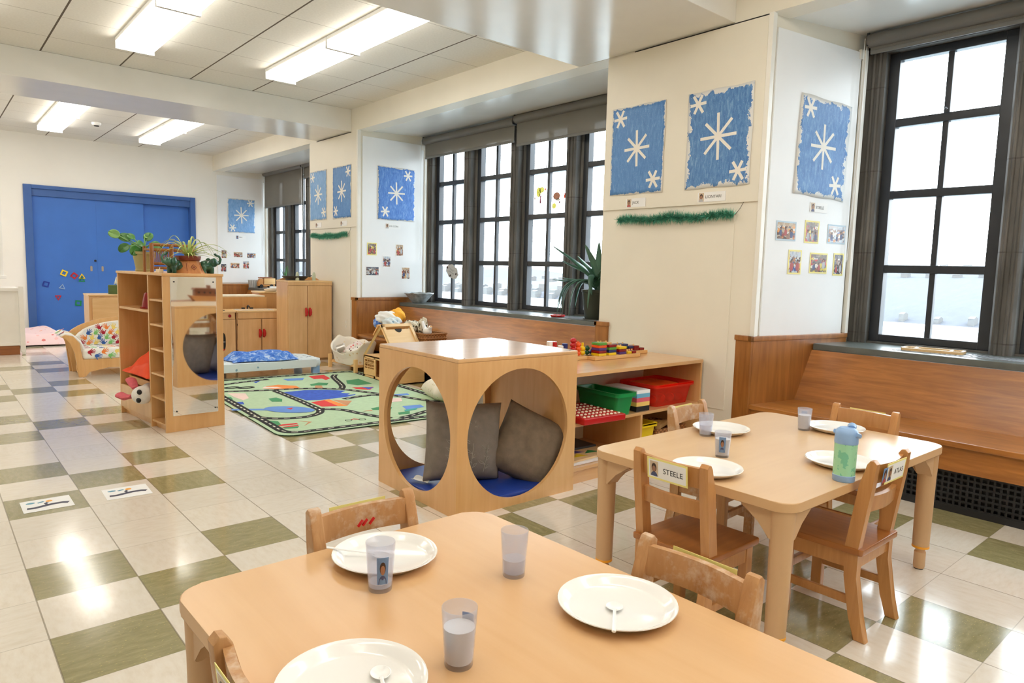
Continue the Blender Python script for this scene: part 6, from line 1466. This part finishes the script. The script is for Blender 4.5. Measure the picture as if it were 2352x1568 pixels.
tub('storage_bin', 'open green plastic bin on the middle shelf', 'bin', (2.462, -.945, .334), -3, .145, .34, .13, M['green_plastic'])
t = T('game_box', 'striped blue, pink, yellow and black box between the green and red bins', 'box', (2.655, -.96, .334), -2)
for i, (mt, z0, z1) in enumerate((('black', 0, .03), ('gb_yellow', .03, .055), ('gb_pink', .055, .08), ('gb_blue', .08, .105), ('tape', .105, .125))):
    if mt.startswith('gb'): M.setdefault(mt, plain(mt, {'gb_yellow': srgb(240, 200, 110), 'gb_pink': srgb(220, 96, 110), 'gb_blue': srgb(110, 176, 206)}[mt], .5))
    m = MB(); m.box(-.058, .058, -.12, .14, z0, z1, b=.001); m.done('stripe_band', M[mt], t)
b_ = tub('storage_bin', 'clear red plastic bin of play food with a lidded box inside', 'bin', (2.97, -.93, .334), 0, .37, .28, .135, M['clear_red'])
t = T('lidded_box', 'orange-lidded clear red box sitting in the red bin', 'box', (2.91, -.95, .405), 0); m = MB(); m.prism(rrect(-.115, .115, -.10, .10, .02), 0, .045); m.done('box_body', M['clear_red'], t); m = MB(); m.prism(rrect(-.122, .122, -.107, .107, .022), .045, .062, b=.004); m.done('box_lid', M['orange_plastic'], t)
rb = random.Random(2)
for i in range(7): m = MB(); m.ball((0, 0, 0), .028, (1, 1, .92), sub=3); o = m.done('play_fruit', M['orange_plastic'] if i % 2 else M['red_plastic']); o.location = (2.83+.045*i, -1.0+.03*(i % 2), .366); tag(o, 'round orange or red play fruit seen through the red bin', 'toy fruit', 'play fruit in the red bin')
tub('storage_bin', 'yellow plastic bin on the bottom shelf', 'bin', (2.71, -.95, .091), 0, .150, .26, .16, M['yellow_plastic'])
t = T('woven_tray', 'woven wooden strip basket with blocks on the bottom shelf', 'basket', (2.98, -.93, .091), 0); m = MB(); m.plate(rrect(-.15, .15, -.13, .13, .02), rrect(-.138, .138, -.118, .118, .015), 0, .10); m.box(-.145, .145, -.125, .125, 0, .01); m.done('basket_body', M['wicker'], t); m = MB(); m.box(-.11, .05, -.06, -.03, .09, .115, M=TM(rz=20)); m.box(-.05, .12, .0, .03, .09, .115, M=TM(rz=-25)); m.done('blocks', M['pine'], t)
for i, (mt, lab, dy, rz) in enumerate((('tape', 'white picture puzzle board at the bottom of the pile on the lowest shelf', 0, 0), ('maple_lt', 'pale wooden puzzle board in the middle of the pile on the lowest shelf', .04, 3), ('charcoal', 'dark grey puzzle board at the back of the pile on the lowest shelf', .34, -3))):
    t = T('puzzle_board', lab, 'puzzle', (2.26, -.93+dy*.5, .091+.0125*i), rz, 'puzzle boards on the lowest shelf'); m = MB(); m.box(-.19, .19, -.14, .14, 0, .012, b=.002); m.done('board', M[mt], t)
    if i < 2:
        for (x, y, c_) in ((-.06, -.09, 'yellow_plastic'), (.06, -.07, 'green_plastic'), (-.02, -.03, 'purple_toy')): m = MB(); m.prism([(x-.05, y), (x+.05, y-.02), (x+.02, y+.04)], .0115, .0125); m.done('puzzle_piece', M[c_], t)
# toys on top
ZT = .6085
def sticktray(label, x, y, rz, w, d=.09, h=.022):
    t = T('stacking_tray', label, 'toy', (x, y, ZT), rz, 'stacking toys on the shelf top'); m = MB(); m.box(-w/2, w/2, -d/2, d/2, 0, h, b=.003); m.done('base_board', M['pine'], t); return t
t = sticktray('graded rows of red to blue wooden balls on a stacking board', 2.44, -.69, -1, .44)
for i, (mt, n_, r, pk) in enumerate((('red_plastic', 4, .021, .13), ('orange_plastic', 3, .021, .11), ('yellow_plastic', 2, .019, .10), ('dkgreen_toy', 2, .017, .08), ('navy_toy', 1, .018, .055))):
    m = MB(); x = .005+.041*i
    m.cyl(x, 0, .02, pk, .007, n=8)
    for j in range(n_): m.ball((x, 0, .037+.026*j), r, (1, 1, .85), sub=2)
    m.done('ball_column', M[mt], t)
for i, (mt, z_) in enumerate((('white_plastic', .12), ('red_plastic', .115), ('white_plastic', .09), ('navy_toy', .10))):
    m = MB(); m.cyl(-.19+.045*i, .01*(i % 2), .02, z_, .018, n=16, b=.003); m.done('peg_cap', M[mt], t)
t = sticktray('board of layered square and round blocks nearest the shelf front', 2.735, -.755, -1, .42, .10)
LAY = [(-.125, ['yellow_plastic', 'red_dark', 'purple_toy', 'orange_plastic', 'green_toy'], 'sq'), (-.035, ['yellow_plastic', 'navy_toy', 'green_toy', 'red_dark'], 'sq'), (.06, ['purple_toy', 'red_dark', 'yellow_plastic'], 'sq'), (.125, ['yellow_plastic'], 'sm'), (.17, ['red_dark'], 'sm')]
for x, ls, kd in LAY:
    for j, mt in enumerate(ls):
        m = MB(); w_ = .034 if kd == 'sq' else .02
        m.box(x-w_, x+w_, -.034, .034, .022+.0165*j, .038+.0165*j, b=.003); m.done('block', M[mt], t)
    for dx in (-.012, .012): m = MB(); m.cyl(x+dx, 0, .02, .03+.0165*len(ls), .005, n=8); m.done('peg', M['pine_z'], t)
t = sticktray('second board of layered blocks against the pier, behind the first', 2.94, -.66, -1, .42, .085)
for x, ls in ((-.16, ['pine', 'pine', 'pine', 'pine']), (-.12, ['pine', 'yellow_plastic', 'pine']), (-.05, ['yellow_plastic', 'dkgreen_toy', 'navy_toy']), (.0, ['red_dark', 'dkgreen_toy', 'navy_toy']), (.055, ['red_dark', 'navy_toy']), (.11, ['red_dark', 'red_dark']), (.165, ['red_dark'])):
    for j, mt in enumerate(ls):
        m = MB(); m.box(x-.024, x+.024, -.03, .03, .022+.0165*j, .038+.0165*j, b=.003); m.done('block', M[mt], t)
    m = MB(); m.cyl(x, 0, .02, .03+.0165*len(ls), .005, n=8); m.done('peg', M['pine_z'], t)

# play table with an ark beside the camera, out of the frame but reflected in the divider mirror
t = T('play_table', 'brown wooden play table, seen only in the divider mirror', 'table', (2.62, -3.62, 0), -8)
m = MB(); m.box(-.50, .50, -.26, .26, .575, .61, b=.006); m.done('tabletop', M['dark_wood'], t)
m = MB(); m.prism([(-.46, .40), (-.30, .48), (.30, .48), (.46, .40), (.46, .576), (-.46, .576)], -.012, .012, M=TM(0, .20, 0, rx=90)); m.done('apron', M['dark_wood'], t); m = MB(); m.box(-.44, .44, -.012, .012, .10, .135); m.done('stretcher', M['dark_wood'], t)
for x in (-.43, .43):
    for y in (-.19, .19): m = MB(); m.lathe([(.022, 0), (.03, .3), (.045, .44), (.05, .576)], 14, TM(x, y, 0)); m.done('leg', M['dark_wood'], t)
t = T('toy_ark', 'wooden toy ark on the play table, seen only in the divider mirror', 'toy', (2.68, -3.50, .611), 0)
m = MB(); m.prism([(-.27, .08), (-.20, .0), (.20, .0), (.27, .08), (.24, .07), (-.24, .07)], -.06, .06, M=Matrix(((1, 0, 0, 0), (0, 0, 1, 0), (0, 1, 0, 0), (0, 0, 0, 1)))); m.done('hull', M['toy_wood'], t, smooth=False)
m = MB(); m.box(-.20, .20, -.05, .05, .07, .15, b=.004); m.done('cabin', M['dark_wood'], t); m = MB(); m.prism([(-.22, .15), (.22, .15), (.20, .175), (-.20, .175)], -.065, .065, M=Matrix(((1, 0, 0, 0), (0, 0, 1, 0), (0, 1, 0, 0), (0, 0, 0, 1)))); m.done('roof', M['dark_wood'], t)
m = MB(); m.box(-.02, .02, -.03, .03, .175, .215, b=.004); m.done('deckhouse', M['dark_wood'], t)
for x in (-.15, -.075, 0, .075, .15): m = MB(); m.lathe([(.014, -.052), (.014, .052)], 12, TM(x, 0, .115, rx=90)); m.done('porthole', M['black'], t)
